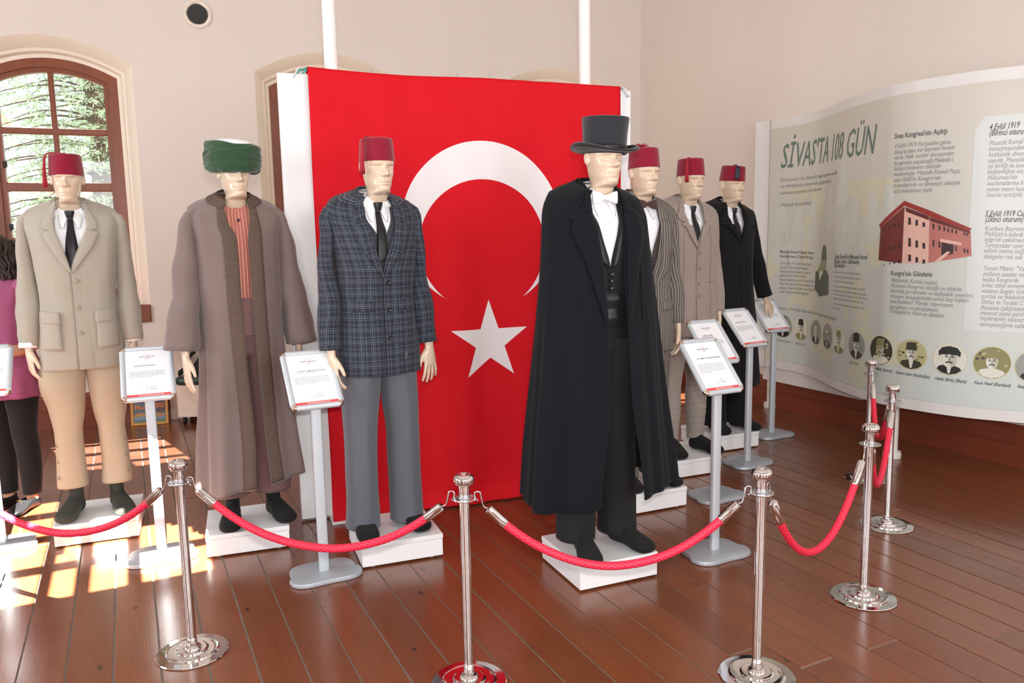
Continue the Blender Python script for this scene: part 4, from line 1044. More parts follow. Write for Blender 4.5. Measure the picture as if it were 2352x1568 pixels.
def m3():
    R = place('M3', 'mannequin in grey plaid jacket, grey trousers and red fez before the flag', -.045, .0, 8)
    H = [(hand_m((-.250, -.045, .925), yaw=.2, pitch=.12), HAND), (hand_m((.257, -.040, .925), yaw=-1.15, pitch=.02, roll=-.10, left=True), HAND_OPEN)]
    body(R, H, turn=.04, hx=.016); fez(R, tassel='side', hx=.016)
    shirt_tie(R, tie=TIEB, vee=1.42)
    V_ = SUIT.grow(-.002); k = MB()
    def vg(z):
        g = .062*sstep(1.40, 1.62, z); return (-g-.0006, g+.0006)
    shell(k, V_, 1.0, 1.66, 36, 72, gap=vg); v = k.build('vest', MATS['plaid_vest'], R, angle=180, solid=.003, soff=-1)
    BT = mat('black_button', (24, 24, 26), .25); buttons(v, BT, V_, [(.006, 1.375), (.006, 1.325)], r=.010, off=.006)
    jacket(R, MATS['plaid'], vee=1.30, hem=.815, btn=[(.012, 1.265), (.012, 1.135), (.012, 1.00)], bm=BT, seed=9, lap=.130, flare=.0, fold_amp=.005,
        lA=[(.165, .012, 1.630), (.208, .012, 1.618), (.230, .012, 1.572), (.233, .014, 1.46), (.232, .02, 1.28), (.240, .0, 1.12), (.254, -.028, .945)])
    legs(R, cloth('grey_flannel', (92, 96, 104), .85, .14, 90, .2, .2), [(.035, .116, .086, .100, .092, .0), (.25, .114, .079, .094, .094, .0), (.5, .110, .079, .096, .100, .0), (.70, .102, .092, .106, .112, .0), (.80, .096, .096, .112, .118, .0), (.92, .092, .096, .124, .125, .0)], crease=.010, seed=3, amp=.006)
    feet(R, BLK, dx=.116, y=.01, out=8)
m3()

def m4():
    R = place('M4', 'mannequin in long black cape, white bow tie and black top hat, in front', -.005, .0, 0)
    BC = cloth('black_cape_wool', (15, 18, 24), 1.0, .10, 60, .03, .2); BS = cloth('black_lapel_satin', (24, 24, 27), .32, .05, 60, .1, .06); BV = cloth('black_vest_wool', (30, 28, 30), .85, .08, 70, .04); BTn = mat('black_button', (24, 24, 26), .25)
    body(R, [], turn=.0, hx=.014)
    shirt_tie(R, bow=mat('white_satin', (244, 244, 248), .4, vary=.01), vee=1.3, pleats=True, low=1.22, hx=.006)
    V_ = SUIT.grow(-.004); k = MB()
    def vg(z):
        g = .064*sstep(1.325, 1.60, z)**.8 if z > 1.325 else 0; return (-g-.0006, g+.0006)
    shell(k, V_, 1.10, 1.66, 40, 72, gap=vg); v = k.build('vest', BV, R, angle=180, solid=.003, soff=-1)
    for sg in (-1, 1):
        k = MB(); patch(k, V_, [(sg*.002, 1.322), (sg*.030, 1.42), (sg*.052, 1.52), (sg*.066, 1.60)], [(sg*.040, 1.345), (sg*.075, 1.43), (sg*.092, 1.52), (sg*.095, 1.60)], 4, 18, .007, .004); k.build('vest_lapel', BS, v, angle=60, solid=.003)
    buttons(v, BTn, V_, [(0, 1.302), (0, 1.272), (0, 1.240)], r=.011, off=.006)
    k = MB(); shell(k, Prof([(1.0, .190, .142, .138, 0, 2.5), (1.25, .189, .142, .135, 0, 2.5)]), 1.065, 1.215, 14, 56, fold=lambda a, z: .004*sin(z*70)+.006*noise.noise(V((sin(a)*4, cos(a)*4, z*12)))); k.build('cummerbund', BS, R, angle=180)
    # cape
    P = Prof([(.25, .372, .270, .275, .0, 2.15), (.5, .352, .248, .255, .0, 2.15), (.8, .322, .222, .23, .0, 2.15), (1.1, .292, .192, .20, .0, 2.2), (1.32, .268, .168, .172, .002, 2.3), (1.47, .258, .148, .152, .008, 2.4), (1.56, .254, .128, .138, .012, 2.4), (1.60, .246, .118, .128, .016, 2.3)]+[q for q in SUIT.grow(.02).k if q[0] > 1.61])
    def gap(z):
        t = sstep(1.25, 1.62, z); b = sstep(.80, .28, z); m_ = .62*P.at(z)[0] if z > 1.63 else 9; return (max(-m_, -.050-.022*t-.062*b), min(m_, .052+.020*t+.050*b))
    def fold(a, z):
        w = sstep(1.45, .30, z); aa = a if a < pi else 2*pi-a
        return w*(.020*sin(aa*6.0+.8)+.014*sin(aa*11+a*.3)+.006*sin(a*23))*(.3+.7*sstep(.15, .9, aa))+.006*noise.noise(V((sin(a)*2, cos(a)*2, z*2)))
    k = MB(); shell(k, P, .275, 1.706, 70, 150, gap=gap, fold=fold)
    for v_ in k.v:
        if v_.z < .6: v_.z += .03*(v_.x/.37)*sstep(.6, .27, v_.z)
    c = k.build('cape', BC, R, angle=180, solid=.007, soff=-1)
    for sg in (-1, 1):
        k = MB(); patch(k, P, [(sg*.052, 1.10), (sg*.056, 1.25), (sg*.064, 1.40), (sg*.074, 1.53), (sg*.080, 1.60)], [(sg*.060, 1.08), (sg*.098, 1.22), (sg*.138, 1.36), (sg*.182, 1.505), (sg*.150, 1.572)], 6, 26, .012, .004); k.build('lapel', BC, c, angle=60, solid=.004)
        k = MB(); patch(k, P, [(sg*.080, 1.59), (sg*.084, 1.63), (sg*.080, 1.68), (sg*.068, 1.722)], [(sg*.178, 1.545), (sg*.176, 1.572), (sg*.120, 1.640), (sg*.084, 1.700)], 5, 18, .012, .005); k.build('collar', BC, c, angle=60, solid=.005)
        k = MB(); rows = []
        for i in range(14):
            z = 1.35-.26*i/13; row = []
            for dx in (-.011, -.006, .006, .011):
                a = P.ang(sg*(.150+dx), z); q = P.pt(z, a, fold(a if a > 0 else a+2*pi, z)+(.006 if abs(dx) < .01 else .001)); row.append(q)
            rows.append(row)
        k.grid(rows); k.build('arm_slit_welt', BC, c, angle=60, solid=.002)
    k = MB(); k.loft([[V((.004+.080*sin(a)*s_, .008-.080*cos(a)*s_, z-.012-.05*exp(-((min(a, 2*pi-a)-.8)/.5)**2))) for a in [.8+(2*pi-1.6)*i/40 for i in range(41)]] for s_, z in ((.88, 1.65), (.90, 1.730), (.96, 1.734), (1.14, 1.690), (1.36, 1.648))], closed=False); k.build('collar_back', BC, c, angle=60, solid=.004)
    legs(R, cloth('black_trousers', (31, 30, 32), .85, .08, 70, .04), [(.055, .112, .092, .100, .092, .01), (.3, .108, .088, .098, .098, .005), (.6, .100, .090, .104, .106, .0), (.85, .096, .096, .118, .12, .0), (1.0, .092, .095, .125, .122, .0)], crease=.008, seed=6, amp=.008)
    k = MB()
    for sg in (-1, 1): k.box((sg*.112+sg*.086, .0, .4), (.006, .03, .62))
    feet(R, BLK, dx=.112, y=-.03, out=14, ry=-.035)
    # top hat
    h = empty('top_hat', (.018, -.045, CH+.146)); h.parent = R; h.rotation_euler = (.05, .02, 0)
    F = cloth('black_felt', (38, 41, 46), .8, .06, 100, .3, .15); FB = cloth('black_brim_felt', (30, 29, 31), .85, .06, 100, .2, .15)
    k = MB(); k.lathe([(.096, -.012), (.094, .006), (.0945, .03), (.0965, .08), (.1005, .125), (.1025, .140), (.1005, .1445), (.094, .146), (0, .147)], 64, sy=1.14); k.build('crown', F, h, angle=50)
    k = MB(); k.lathe([(.0955, .004), (.097, .006), (.097, .026), (.0955, .028)], 64, sy=1.14); b = k.build('hat_band', BS, h, angle=50)
    k = MB(); rows = []
    for u in range(15):
        t = u/14; row = []
        for j in range(72):
            a = 2*pi*j/72; s2 = sin(a)**2 if False else cos(a)**2   # 1 at the sides
            r = .094+.050*min(1, t*1.35); sy = 1.14-.02*t; curl = .015*s2+.004
            z = -.006*(1-s2)*t+(curl*sin(min(1, t*1.35)*pi/2)**3 if t < .74 else curl)
            if t > .74: q = (t-.74)/.26*pi; r = .144+.006*sin(q); z += .009*(1-cos(q))*(.4+.6*s2); r -= .004*(1-cos(q))
            row.append(V((r*cos(a), r*sy*sin(a), z-.004)))
        rows.append(row)
    k.loft(rows); k.build('brim', FB, h, angle=180, solid=.005)
m4()

def m5():
    R = place('M5', 'mannequin in striped brown suit and fez, partly hidden behind the cape', .0, .0, 0)
    H = [(hand_m((-.250, -.03, .925), yaw=.3, pitch=.1), HAND), (hand_m((.250, -.03, .925), yaw=-.3, pitch=.1, left=True), HAND)]
    body(R, H); fez(R, tassel='top', tilt=-.03)
    shirt_tie(R, bow=cloth('brown_bow', (72, 50, 46), .7, .1, 60), vee=1.34)
    V_ = SUIT.grow(-.002); k = MB()
    def vg(z):
        g = .070*sstep(1.33, 1.58, z) if z > 1.33 else 0; return (-g-.0006, g+.0006)
    shell(k, V_, 1.0, 1.655, 36, 64, gap=vg); v = k.build('vest', cloth('dark_brown_vest', (62, 54, 52), .85, .08, 70), R, angle=180, solid=.003, soff=-1)
    buttons(v, mat('black_button', (24, 24, 26), .25), V_, [(0, 1.31), (0, 1.24), (0, 1.17)], r=.010, off=.006)
    S = MATS['stripe_suit']
    jacket(R, S, vee=1.15, hem=.80, btn=[(.01, 1.10)], bm=mat('black_button', (24, 24, 26), .25), seed=15, lap=.14, fold_amp=.005, pocket_z=1.06)
    legs(R, S, [(.05, .106, .084, .094, .09, .0), (.4, .102, .080, .092, .096, .0), (.75, .096, .094, .112, .118, .0), (.92, .092, .096, .124, .125, .0)], crease=.006, seed=11)
    feet(R, BLK, dx=.108, y=-.02, out=10)
m5()

def m6():
    R = place('M6', 'mannequin in pinkish grey buttoned coat, matching leggings and red fez', .045, .0, 0)
    T = cloth('pinkish_grey_wool', (148, 134, 127), .9, .12, 70, .25, .3); BG = mat('grey_button', (132, 124, 118), .35)
    H = [(hand_m((-.250, -.03, .925), yaw=.3, pitch=.1), HAND), (hand_m((.250, -.03, .925), yaw=-.3, pitch=.1, left=True), HAND)]
    body(R, H); fez(R, tassel='short')
    shirt_tie(R, tie=TIEB, vee=1.40)
    P = Prof([(.78, .225, .160, .155, .005, 2.5), (.95, .212, .152, .148, .005, 2.5), (1.10, .200, .142, .138, .0, 2.5), (1.18, .194, .138, .132, .0, 2.5)]+[q for q in SUIT.grow(.010).k if q[0] > 1.25])
    j = jacket(R, T, vee=1.385, hem=.80, btn=[(.008, 1.345), (.008, 1.245), (.008, 1.145), (.008, 1.07)], bm=BG, pockets=False, prof=P, seed=22, lap=.112, gapw=.066)
    k = MB(); rows = []
    for dz, d in ((.004, .001), (.002, .004), (-.002, .004), (-.004, .001)):
        rows.append([P.pt(1.155+dz, 2*pi*i/80, .0005+d*.5) for i in range(80)])
    k.loft(rows); k.build('waist_seam', cloth('grey_seam', (128, 114, 108), .9), j, angle=180)
    for sg in (-1, 1):
        k = MB(); patch(k, P, [(sg*.093, 1.56), (sg*.104, 1.40), (sg*.102, 1.25), (sg*.108, .82)], [(sg*.096, 1.56), (sg*.107, 1.40), (sg*.105, 1.25), (sg*.111, .82)], 2, 30, .003, .001); k.build('panel_seam', cloth('grey_seam', (128, 114, 108), .9), j, angle=180)
    t = legs(R, T, [(.09, .104, .052, .056, .058, .012), (.18, .104, .058, .062, .064, .012), (.30, .104, .066, .070, .074, .012), (.42, .104, .066, .070, .074, .008), (.50, .104, .072, .076, .080, .004), (.68, .104, .100, .098, .104, .0), (.85, .100, .104, .115, .12, .0)], seed=12, amp=.006)
    for sg in (-1, 1):      # puttees: wound bands
        k = MB()
        rows = []
        for i in range(61):
            z = .085+.355*i/60; q = spline([(.085, .054), (.18, .060), (.30, .069), (.44, .069)], z)[0]; st = (z-.085)/.048 % 1
            rows.append([V((sg*.104+(q+.003*(1-st))*sin(a), .012-(q+.003*(1-st))*1.06*cos(a), z+.012*sin(a+sg))) for a in [2*pi*u/32 for u in range(32)]])
        k.loft(rows); k.build('puttee', cloth('grey_puttee', (150, 140, 132), .9, .12, 60), t, angle=50)
    feet(R, BLK, dx=.106, y=-.02, out=14)
m6()

def m7():
    R = place('M7', 'mannequin in long black coat and fez with dark tassel, farthest right', .04, .0, 0)
    T = cloth('black_coat_wool', (20, 19, 21), .95, .08, 60, .05, .2)
    wr_ = V((.385, .055, .955))
    H = [(hand_m((-.250, -.03, .925), yaw=.3, pitch=.1), HAND),
         (Matrix.Translation(V((.395, .020, .957))) @ Matrix.Rotation(.25, 4, 'Z') @ Matrix.Rotation(-.75, 4, 'Y') @ Matrix.Rotation(-1.35, 4, 'Z') @ Matrix.Diagonal((-1, 1, 1, 1)), (HAND_FLAT[0], [f for f in HAND_FLAT[1] if max(HAND_FLAT[0][i].z for i in f) < .04]))]
    body(R, H); fez(R, tassel='band', tilt=.08, turn=.06, tm=mat('navy_tassel', (26, 30, 48), .6, vary=.25, scale=160))
    shirt_tie(R, tie=TIEB, vee=1.44)
    P = Prof([(.30, .270, .205, .21, .0, 2.3), (.6, .248, .185, .19, .0, 2.4), (.85, .230, .165, .17, .0, 2.4), (1.10, .208, .148, .145, .0, 2.5), (1.20, .200, .144, .14, .0, 2.5)]+[q for q in SUIT.grow(.014).k if q[0] > 1.3])
    jacket(R, T, vee=1.40, hem=.34, btn=[(.075, 1.30), (.078, 1.19), (.078, 1.08)], bm=mat('black_button', (24, 24, 26), .25), pockets=False, prof=P, seed=31, lap=.15, edge=-.0, gapw=.062, fold_amp=.006,
        cuff_r=.060, lA=[(.165, .012, 1.630), (.208, .012, 1.618), (.234, .014, 1.568), (.254, .02, 1.45), (.296, .03, 1.28), (.340, .03, 1.13), (.382, .022, .985)])
    legs(R, T, [(.045, .106, .098, .105, .098, .0), (.4, .102, .095, .10, .104, .0), (.75, .096, .098, .112, .118, .0), (.92, .092, .096, .124, .125, .0)], crease=.004, seed=17)
    feet(R, BLK, dx=.108, y=-.03, out=12)
m7()
# ================================================================ printed wall banner on posts: outline of its curve, lines of writing (text, s0, z0, s1, z1, style)
BCURVE=[[5.074,5.393],[5.124,5.292],[5.137,5.179],[5.142,5.065],[5.145,4.951],[5.126,4.838],[5.093,4.729],[5.052,4.623],[5.001,4.521],[4.946,4.421],[4.891,4.321],[4.84,4.219],[4.797,4.114],[4.759,4.006],[4.724,3.898],[4.695,3.787],[4.672,3.676],[4.675,3.562],[4.694,3.45],[4.716,3.338],[4.747,3.228],[4.787,3.121],[4.844,3.022],[4.904,2.926]]
BTEXT=[["SİVAS'TA 108 GÜN",0.252,2.133,1.663,2.118,"T"],["Erzurum ve Sivas Kongrelerinin milli",0.256,2.018,1.135,2.013,"I"],["ve birbirini izleyerek toplanması,",0.258,1.965,1.02,1.962,"I"],["kurtuluşa götüren iyi bir işarettir.",0.26,1.907,0.821,1.913,"I"],["(Mustafa Kemal Paşa)",0.264,1.805,0.646,1.808,"I"],["Sivas Kongresi'nin Açılışı",1.832,2.193,2.178,2.189,"B"],["4 Eylül 1919 Perşembe günü,",1.833,2.131,2.205,2.122,"I"],["Sivas'ta tam bir bayram havası",1.833,2.09,2.227,2.088,"I"],["vardı. Halk saatler öncesinden",1.835,2.056,2.225,2.05,"I"],["kongrenin yapılacağı Mekteb-i",1.836,2.019,2.224,2.012,"I"],["Sultani binasının önünde",1.835,1.982,2.149,1.979,"I"],["toplanmıştı. Mustafa Kemal Paşa,",1.837,1.948,2.267,1.938,"I"],["saat 14:00'te Kongre'nin",1.836,1.909,2.153,1.904,"I"],["düzenleyicisi ve davetçisi sıfatıyla",1.839,1.873,2.268,1.866,"I"],["açış konuşması yaptı.",1.841,1.837,2.108,1.831,"I"],["4 Eylül 1919",2.409,2.184,2.566,2.187,"BI"],["(Birinci oturu",2.411,2.15,2.588,2.146,"BI"],["Mustafa Kemal",2.414,2.092,2.589,2.091,"I"],["konuşmasından",2.414,2.059,2.594,2.055,"I"],["başkanlık divan",2.414,2.025,2.596,2.019,"I"],["yapıldı. Mustafa",2.414,1.989,2.6,1.984,"I"],["oy birliği ile kon",2.414,1.957,2.602,1.949,"I"],["başkanlığına seç",2.414,1.922,2.602,1.917,"I"],["Hükümeti'nin",2.415,1.886,2.572,1.882,"I"],["suçlamalarına k",2.415,1.852,2.606,1.847,"I"],["yemin metni hazı",2.415,1.816,2.61,1.81,"I"],["önerisi tartışıldı.",2.416,1.782,2.604,1.776,"I"],["5 Eylül 1919 Cu",2.415,1.664,2.619,1.66,"BI"],["(İkinci oturum)",2.417,1.63,2.616,1.626,"BI"],["Kurban Bayram",2.418,1.578,2.622,1.57,"I"],["Padişah'a tebrik",2.419,1.546,2.624,1.535,"I"],["telgrafı çekilmes",2.419,1.511,2.626,1.502,"I"],["Tartışmalar sonr",2.42,1.475,2.628,1.468,"I"],["edilen metne bağ",2.419,1.443,2.63,1.434,"I"],["delegeler tek tek",2.42,1.406,2.626,1.399,"I"],["Yemin Metni: \"Va",2.423,1.332,2.636,1.329,"I"],["milletin saadet ve",2.423,1.297,2.638,1.294,"I"],["başka Kongre'de",2.422,1.262,2.614,1.259,"I"],["amaç takip etmeye",2.422,1.228,2.643,1.225,"I"],["vatanın bugün için",2.422,1.192,2.645,1.19,"I"],["zorluk ve felaketin",2.422,1.158,2.647,1.155,"I"],["İttihat ve Terakki C",2.423,1.123,2.649,1.119,"I"],["ihyasına çalışmaya",2.422,1.087,2.651,1.085,"I"],["mevcut siyasi parti",2.422,1.054,2.653,1.051,"I"],["hiçbirisinin siyaset",2.423,1.02,2.655,1.017,"I"],["etmeyeceğime valla",2.423,0.983,2.658,0.979,"I"],["Kongre'nin Gündemi",1.852,1.285,2.132,1.285,"B"],["•Başkanlık Kurulu seçimi;",1.851,1.243,2.17,1.233,"I"],["•Erzurum Kongresi tüzüğü ve bildirisi",1.851,1.206,2.316,1.196,"I"],["üzerinde görüşmeler ve değişiklik önerileri;",1.853,1.171,2.384,1.159,"I"],["•Kongre delegelerinden yirmi beş kişinin",1.853,1.132,2.355,1.128,"I"],["hazırladıkları 'Manda' raporunun",1.854,1.098,2.267,1.094,"I"],["tartışılması ve görüşülmesi;",1.854,1.061,2.186,1.058,"I"],["•Delegelerin öneri ve dilekleri",1.854,1.032,2.222,1.022,"I"],["Mustafa Kemal Paşa'nın Sivas'ta",0.277,1.408,0.722,1.402,"B"],["Karşılanması (2 Eylül 1919 Salı)",0.278,1.37,0.703,1.363,"B"],["Sivas halkı, Mustafa Kemal Paşa'yı",0.28,1.311,0.687,1.306,"I"],["Kılavuz Tepesi denilen bölgede",0.281,1.273,0.629,1.273,"I"],["Paşapınarı'nda büyük bir coşku ve",0.28,1.238,0.681,1.236,"I"],["görkemli bir törenle karşıladı.",0.281,1.202,0.614,1.205,"I"],["Rasim Başara'ya göre; Mustafa Kemal",0.281,1.166,0.738,1.17,"I"],["Paşa'nın üzerinde haki renkli sivil bir",0.282,1.131,0.74,1.134,"I"],["elbisesi, başında kalpak vardı. Göğsünde",0.281,1.095,0.765,1.102,"I"],["ise bir harp madalyası taşıyordu.",0.282,1.061,0.656,1.064,"I"],["İsmail Efendi'nin Mustafa Kemal",1.155,1.382,1.615,1.387,"B"],["Paşa'nın Sivas'a Gelmesiyle",1.153,1.348,1.524,1.35,"B"],["İlgili Görüşleri:",1.151,1.315,1.338,1.317,"B"],["Heyet-i Temsiliye Üyesi olup Sivas Kongresi'ne katılan delegeler",0.273,0.915,1.242,0.91,"I"],["Mustafa Kemal (Atatürk)",0.24,0.634,0.424,0.629,"I"],["Rauf (Orbay)",0.484,0.625,0.615,0.629,"I"],["Refet (Bele)",1.451,0.615,1.572,0.623,"I"],["Mazhar Müfit (Kansu)",1.677,0.617,1.9,0.622,"BI"],["Hüsrev Sami (Kızıldoğan)",1.924,0.618,2.154,0.615,"BI"],["Hakkı Behiç (Bayiç)",2.185,0.612,2.373,0.612,"BI"],["Kara Vasıf (Karakol)",2.414,0.612,2.61,0.607,"BI"],["Ratıp",2.646,0.607,2.684,0.606,"BI"]]
BBARS=[[1.156,1.269,1.548,1.272],[1.157,1.234,1.548,1.236],[1.155,1.2,1.457,1.204],[1.159,1.162,1.602,1.168],[1.157,1.128,1.626,1.135],[1.157,1.099,1.635,1.103],[1.16,1.068,1.601,1.069],[1.159,1.027,1.611,1.027],[1.163,0.993,1.288,0.993]]
BPORT=[[0.335,0.771,0.099],[0.557,0.769,0.099],[0.808,0.768,0.102],[1.056,0.768,0.098],[1.282,0.759,0.095],[1.53,0.759,0.098],[1.793,0.762,0.103],[2.026,0.761,0.103],[2.266,0.754,0.102],[2.503,0.753,0.102],[2.726,0.743,0.097]]
BBLD=[["roof",[[1.726,1.624],[1.929,1.781],[2.109,1.706],[2.35,1.59],[2.336,1.574],[2.097,1.673],[1.931,1.749],[1.744,1.6]]],["dark",[[1.744,1.6],[1.931,1.743],[1.932,1.369],[1.737,1.385]]],["pink",[[1.931,1.743],[2.097,1.67],[2.105,1.375],[1.932,1.369]]],["mid",[[2.097,1.67],[2.344,1.574],[2.357,1.419],[2.105,1.375]]],["shade",[[1.944,1.709],[2.096,1.648],[2.095,1.673],[1.937,1.74]]],["shade",[[2.102,1.645],[2.342,1.56],[2.341,1.574],[2.1,1.67]]],["win",[[2.181,1.507],[2.254,1.49],[2.252,1.433],[2.183,1.418]]],["pink",[[2.172,1.53],[2.296,1.504],[2.297,1.487],[2.173,1.51]]],["pink",[[2.142,1.384],[2.218,1.449],[2.236,1.444],[2.174,1.382]]],["win",[[1.961,1.671],[1.978,1.668],[1.981,1.622],[1.963,1.623]]],["win",[[2.008,1.654],[2.025,1.651],[2.027,1.615],[2.01,1.615]]],["win",[[2.054,1.637],[2.071,1.634],[2.073,1.607],[2.056,1.607]]],["win",[[1.77,1.598],[1.786,1.605],[1.786,1.604],[1.77,1.604]]],["win",[[1.818,1.613],[1.833,1.619],[1.834,1.607],[1.819,1.607]]],["win",[[1.855,1.625],[1.868,1.63],[1.87,1.609],[1.856,1.609]]],["win",[[1.891,1.639],[1.903,1.643],[1.905,1.611],[1.892,1.612]]],["win",[[1.968,1.537],[1.985,1.534],[1.988,1.479],[1.97,1.479]]],["win",[[2.015,1.52],[2.032,1.518],[2.034,1.473],[2.017,1.473]]],["win",[[2.061,1.504],[2.078,1.502],[2.08,1.466],[2.063,1.466]]],["win",[[1.779,1.459],[1.795,1.466],[1.796,1.456],[1.779,1.456]]],["win",[[1.827,1.475],[1.842,1.481],[1.843,1.46],[1.828,1.46]]],["win",[[1.863,1.489],[1.876,1.494],[1.878,1.463],[1.864,1.463]]],["win",[[1.898,1.503],[1.91,1.507],[1.912,1.467],[1.9,1.467]]],["win",[[1.973,1.428],[1.991,1.425],[1.993,1.382],[1.975,1.382]]],["win",[[2.02,1.412],[2.038,1.409],[2.039,1.376],[2.022,1.375]]],["win",[[2.067,1.397],[2.084,1.394],[2.085,1.37],[2.068,1.369]]],["win",[[1.786,1.346],[1.802,1.353],[1.802,1.355],[1.786,1.355]]],["win",[[1.834,1.363],[1.848,1.37],[1.849,1.36],[1.834,1.36]]],["win",[[1.869,1.377],[1.882,1.383],[1.883,1.364],[1.87,1.364]]],["win",[[1.903,1.392],[1.915,1.397],[1.917,1.368],[1.905,1.368]]],["win",[[2.119,1.628],[2.13,1.625],[2.132,1.591],[2.121,1.591]]],["win",[[2.157,1.616],[2.168,1.613],[2.169,1.583],[2.159,1.583]]],["win",[[2.186,1.607],[2.197,1.604],[2.198,1.576],[2.188,1.576]]],["win",[[2.21,1.599],[2.22,1.596],[2.222,1.571],[2.211,1.571]]],["win",[[2.233,1.592],[2.244,1.589],[2.245,1.566],[2.235,1.566]]],["win",[[2.257,1.585],[2.267,1.582],[2.268,1.56],[2.258,1.561]]],["win",[[2.305,1.569],[2.315,1.567],[2.316,1.549],[2.306,1.55]]],["win",[[2.322,1.564],[2.332,1.561],[2.333,1.545],[2.323,1.546]]],["win",[[2.124,1.524],[2.135,1.521],[2.137,1.48],[2.127,1.48]]],["win",[[2.162,1.513],[2.173,1.51],[2.175,1.472],[2.164,1.472]]],["win",[[2.192,1.504],[2.202,1.502],[2.204,1.466],[2.194,1.466]]],["win",[[2.215,1.497],[2.226,1.495],[2.228,1.461],[2.217,1.461]]],["win",[[2.239,1.49],[2.249,1.488],[2.251,1.456],[2.241,1.456]]],["win",[[2.262,1.483],[2.272,1.481],[2.274,1.451],[2.264,1.451]]],["win",[[2.31,1.469],[2.32,1.466],[2.322,1.44],[2.312,1.44]]],["win",[[2.328,1.463],[2.338,1.461],[2.339,1.437],[2.329,1.437]]]]
BFIG=[["figd",[[0.874,1.413],[0.89,1.468],[0.921,1.483],[0.956,1.464],[0.977,1.367],[0.868,1.358]]],["figl",[[0.863,1.358],[0.966,1.366],[0.971,1.312],[0.915,1.263],[0.846,1.287]]],["figd",[[0.888,1.262],[0.968,1.288],[1.035,1.242],[1.045,1.095],[0.853,1.066],[0.8,1.097],[0.842,1.191]]],["figw",[[0.829,1.287],[0.915,1.263],[0.842,1.191]]],["figd",[[0.764,1.263],[0.822,1.281],[0.84,1.211],[0.8,1.097],[0.757,1.125]]],["figl",[[0.787,1.265],[0.855,1.328],[0.884,1.309],[0.837,1.252]]]]
BWM=[[0.216,1.743,0.076,0.067],[0.481,1.725,0.092,0.077],[0.694,1.747,0.098,0.058],[1.249,2.03,0.071,0.077],[1.434,1.741,0.079,0.087],[1.651,1.772,0.092,0.087],[1.805,1.819,0.049,0.058],[0.198,1.537,0.114,0.154],[0.435,1.565,0.217,0.183],[0.745,1.563,0.204,0.144],[1.017,1.867,0.144,0.106],[1.32,1.604,0.094,0.096],[1.536,1.522,0.143,0.144]]
BBOXD=[[2.401,1.385],[2.354,2.244],[2.374,2.267]]
BFEET=[[5.156,5.241],[4.703,3.615]]
BEDGE=[0.139,1.713]
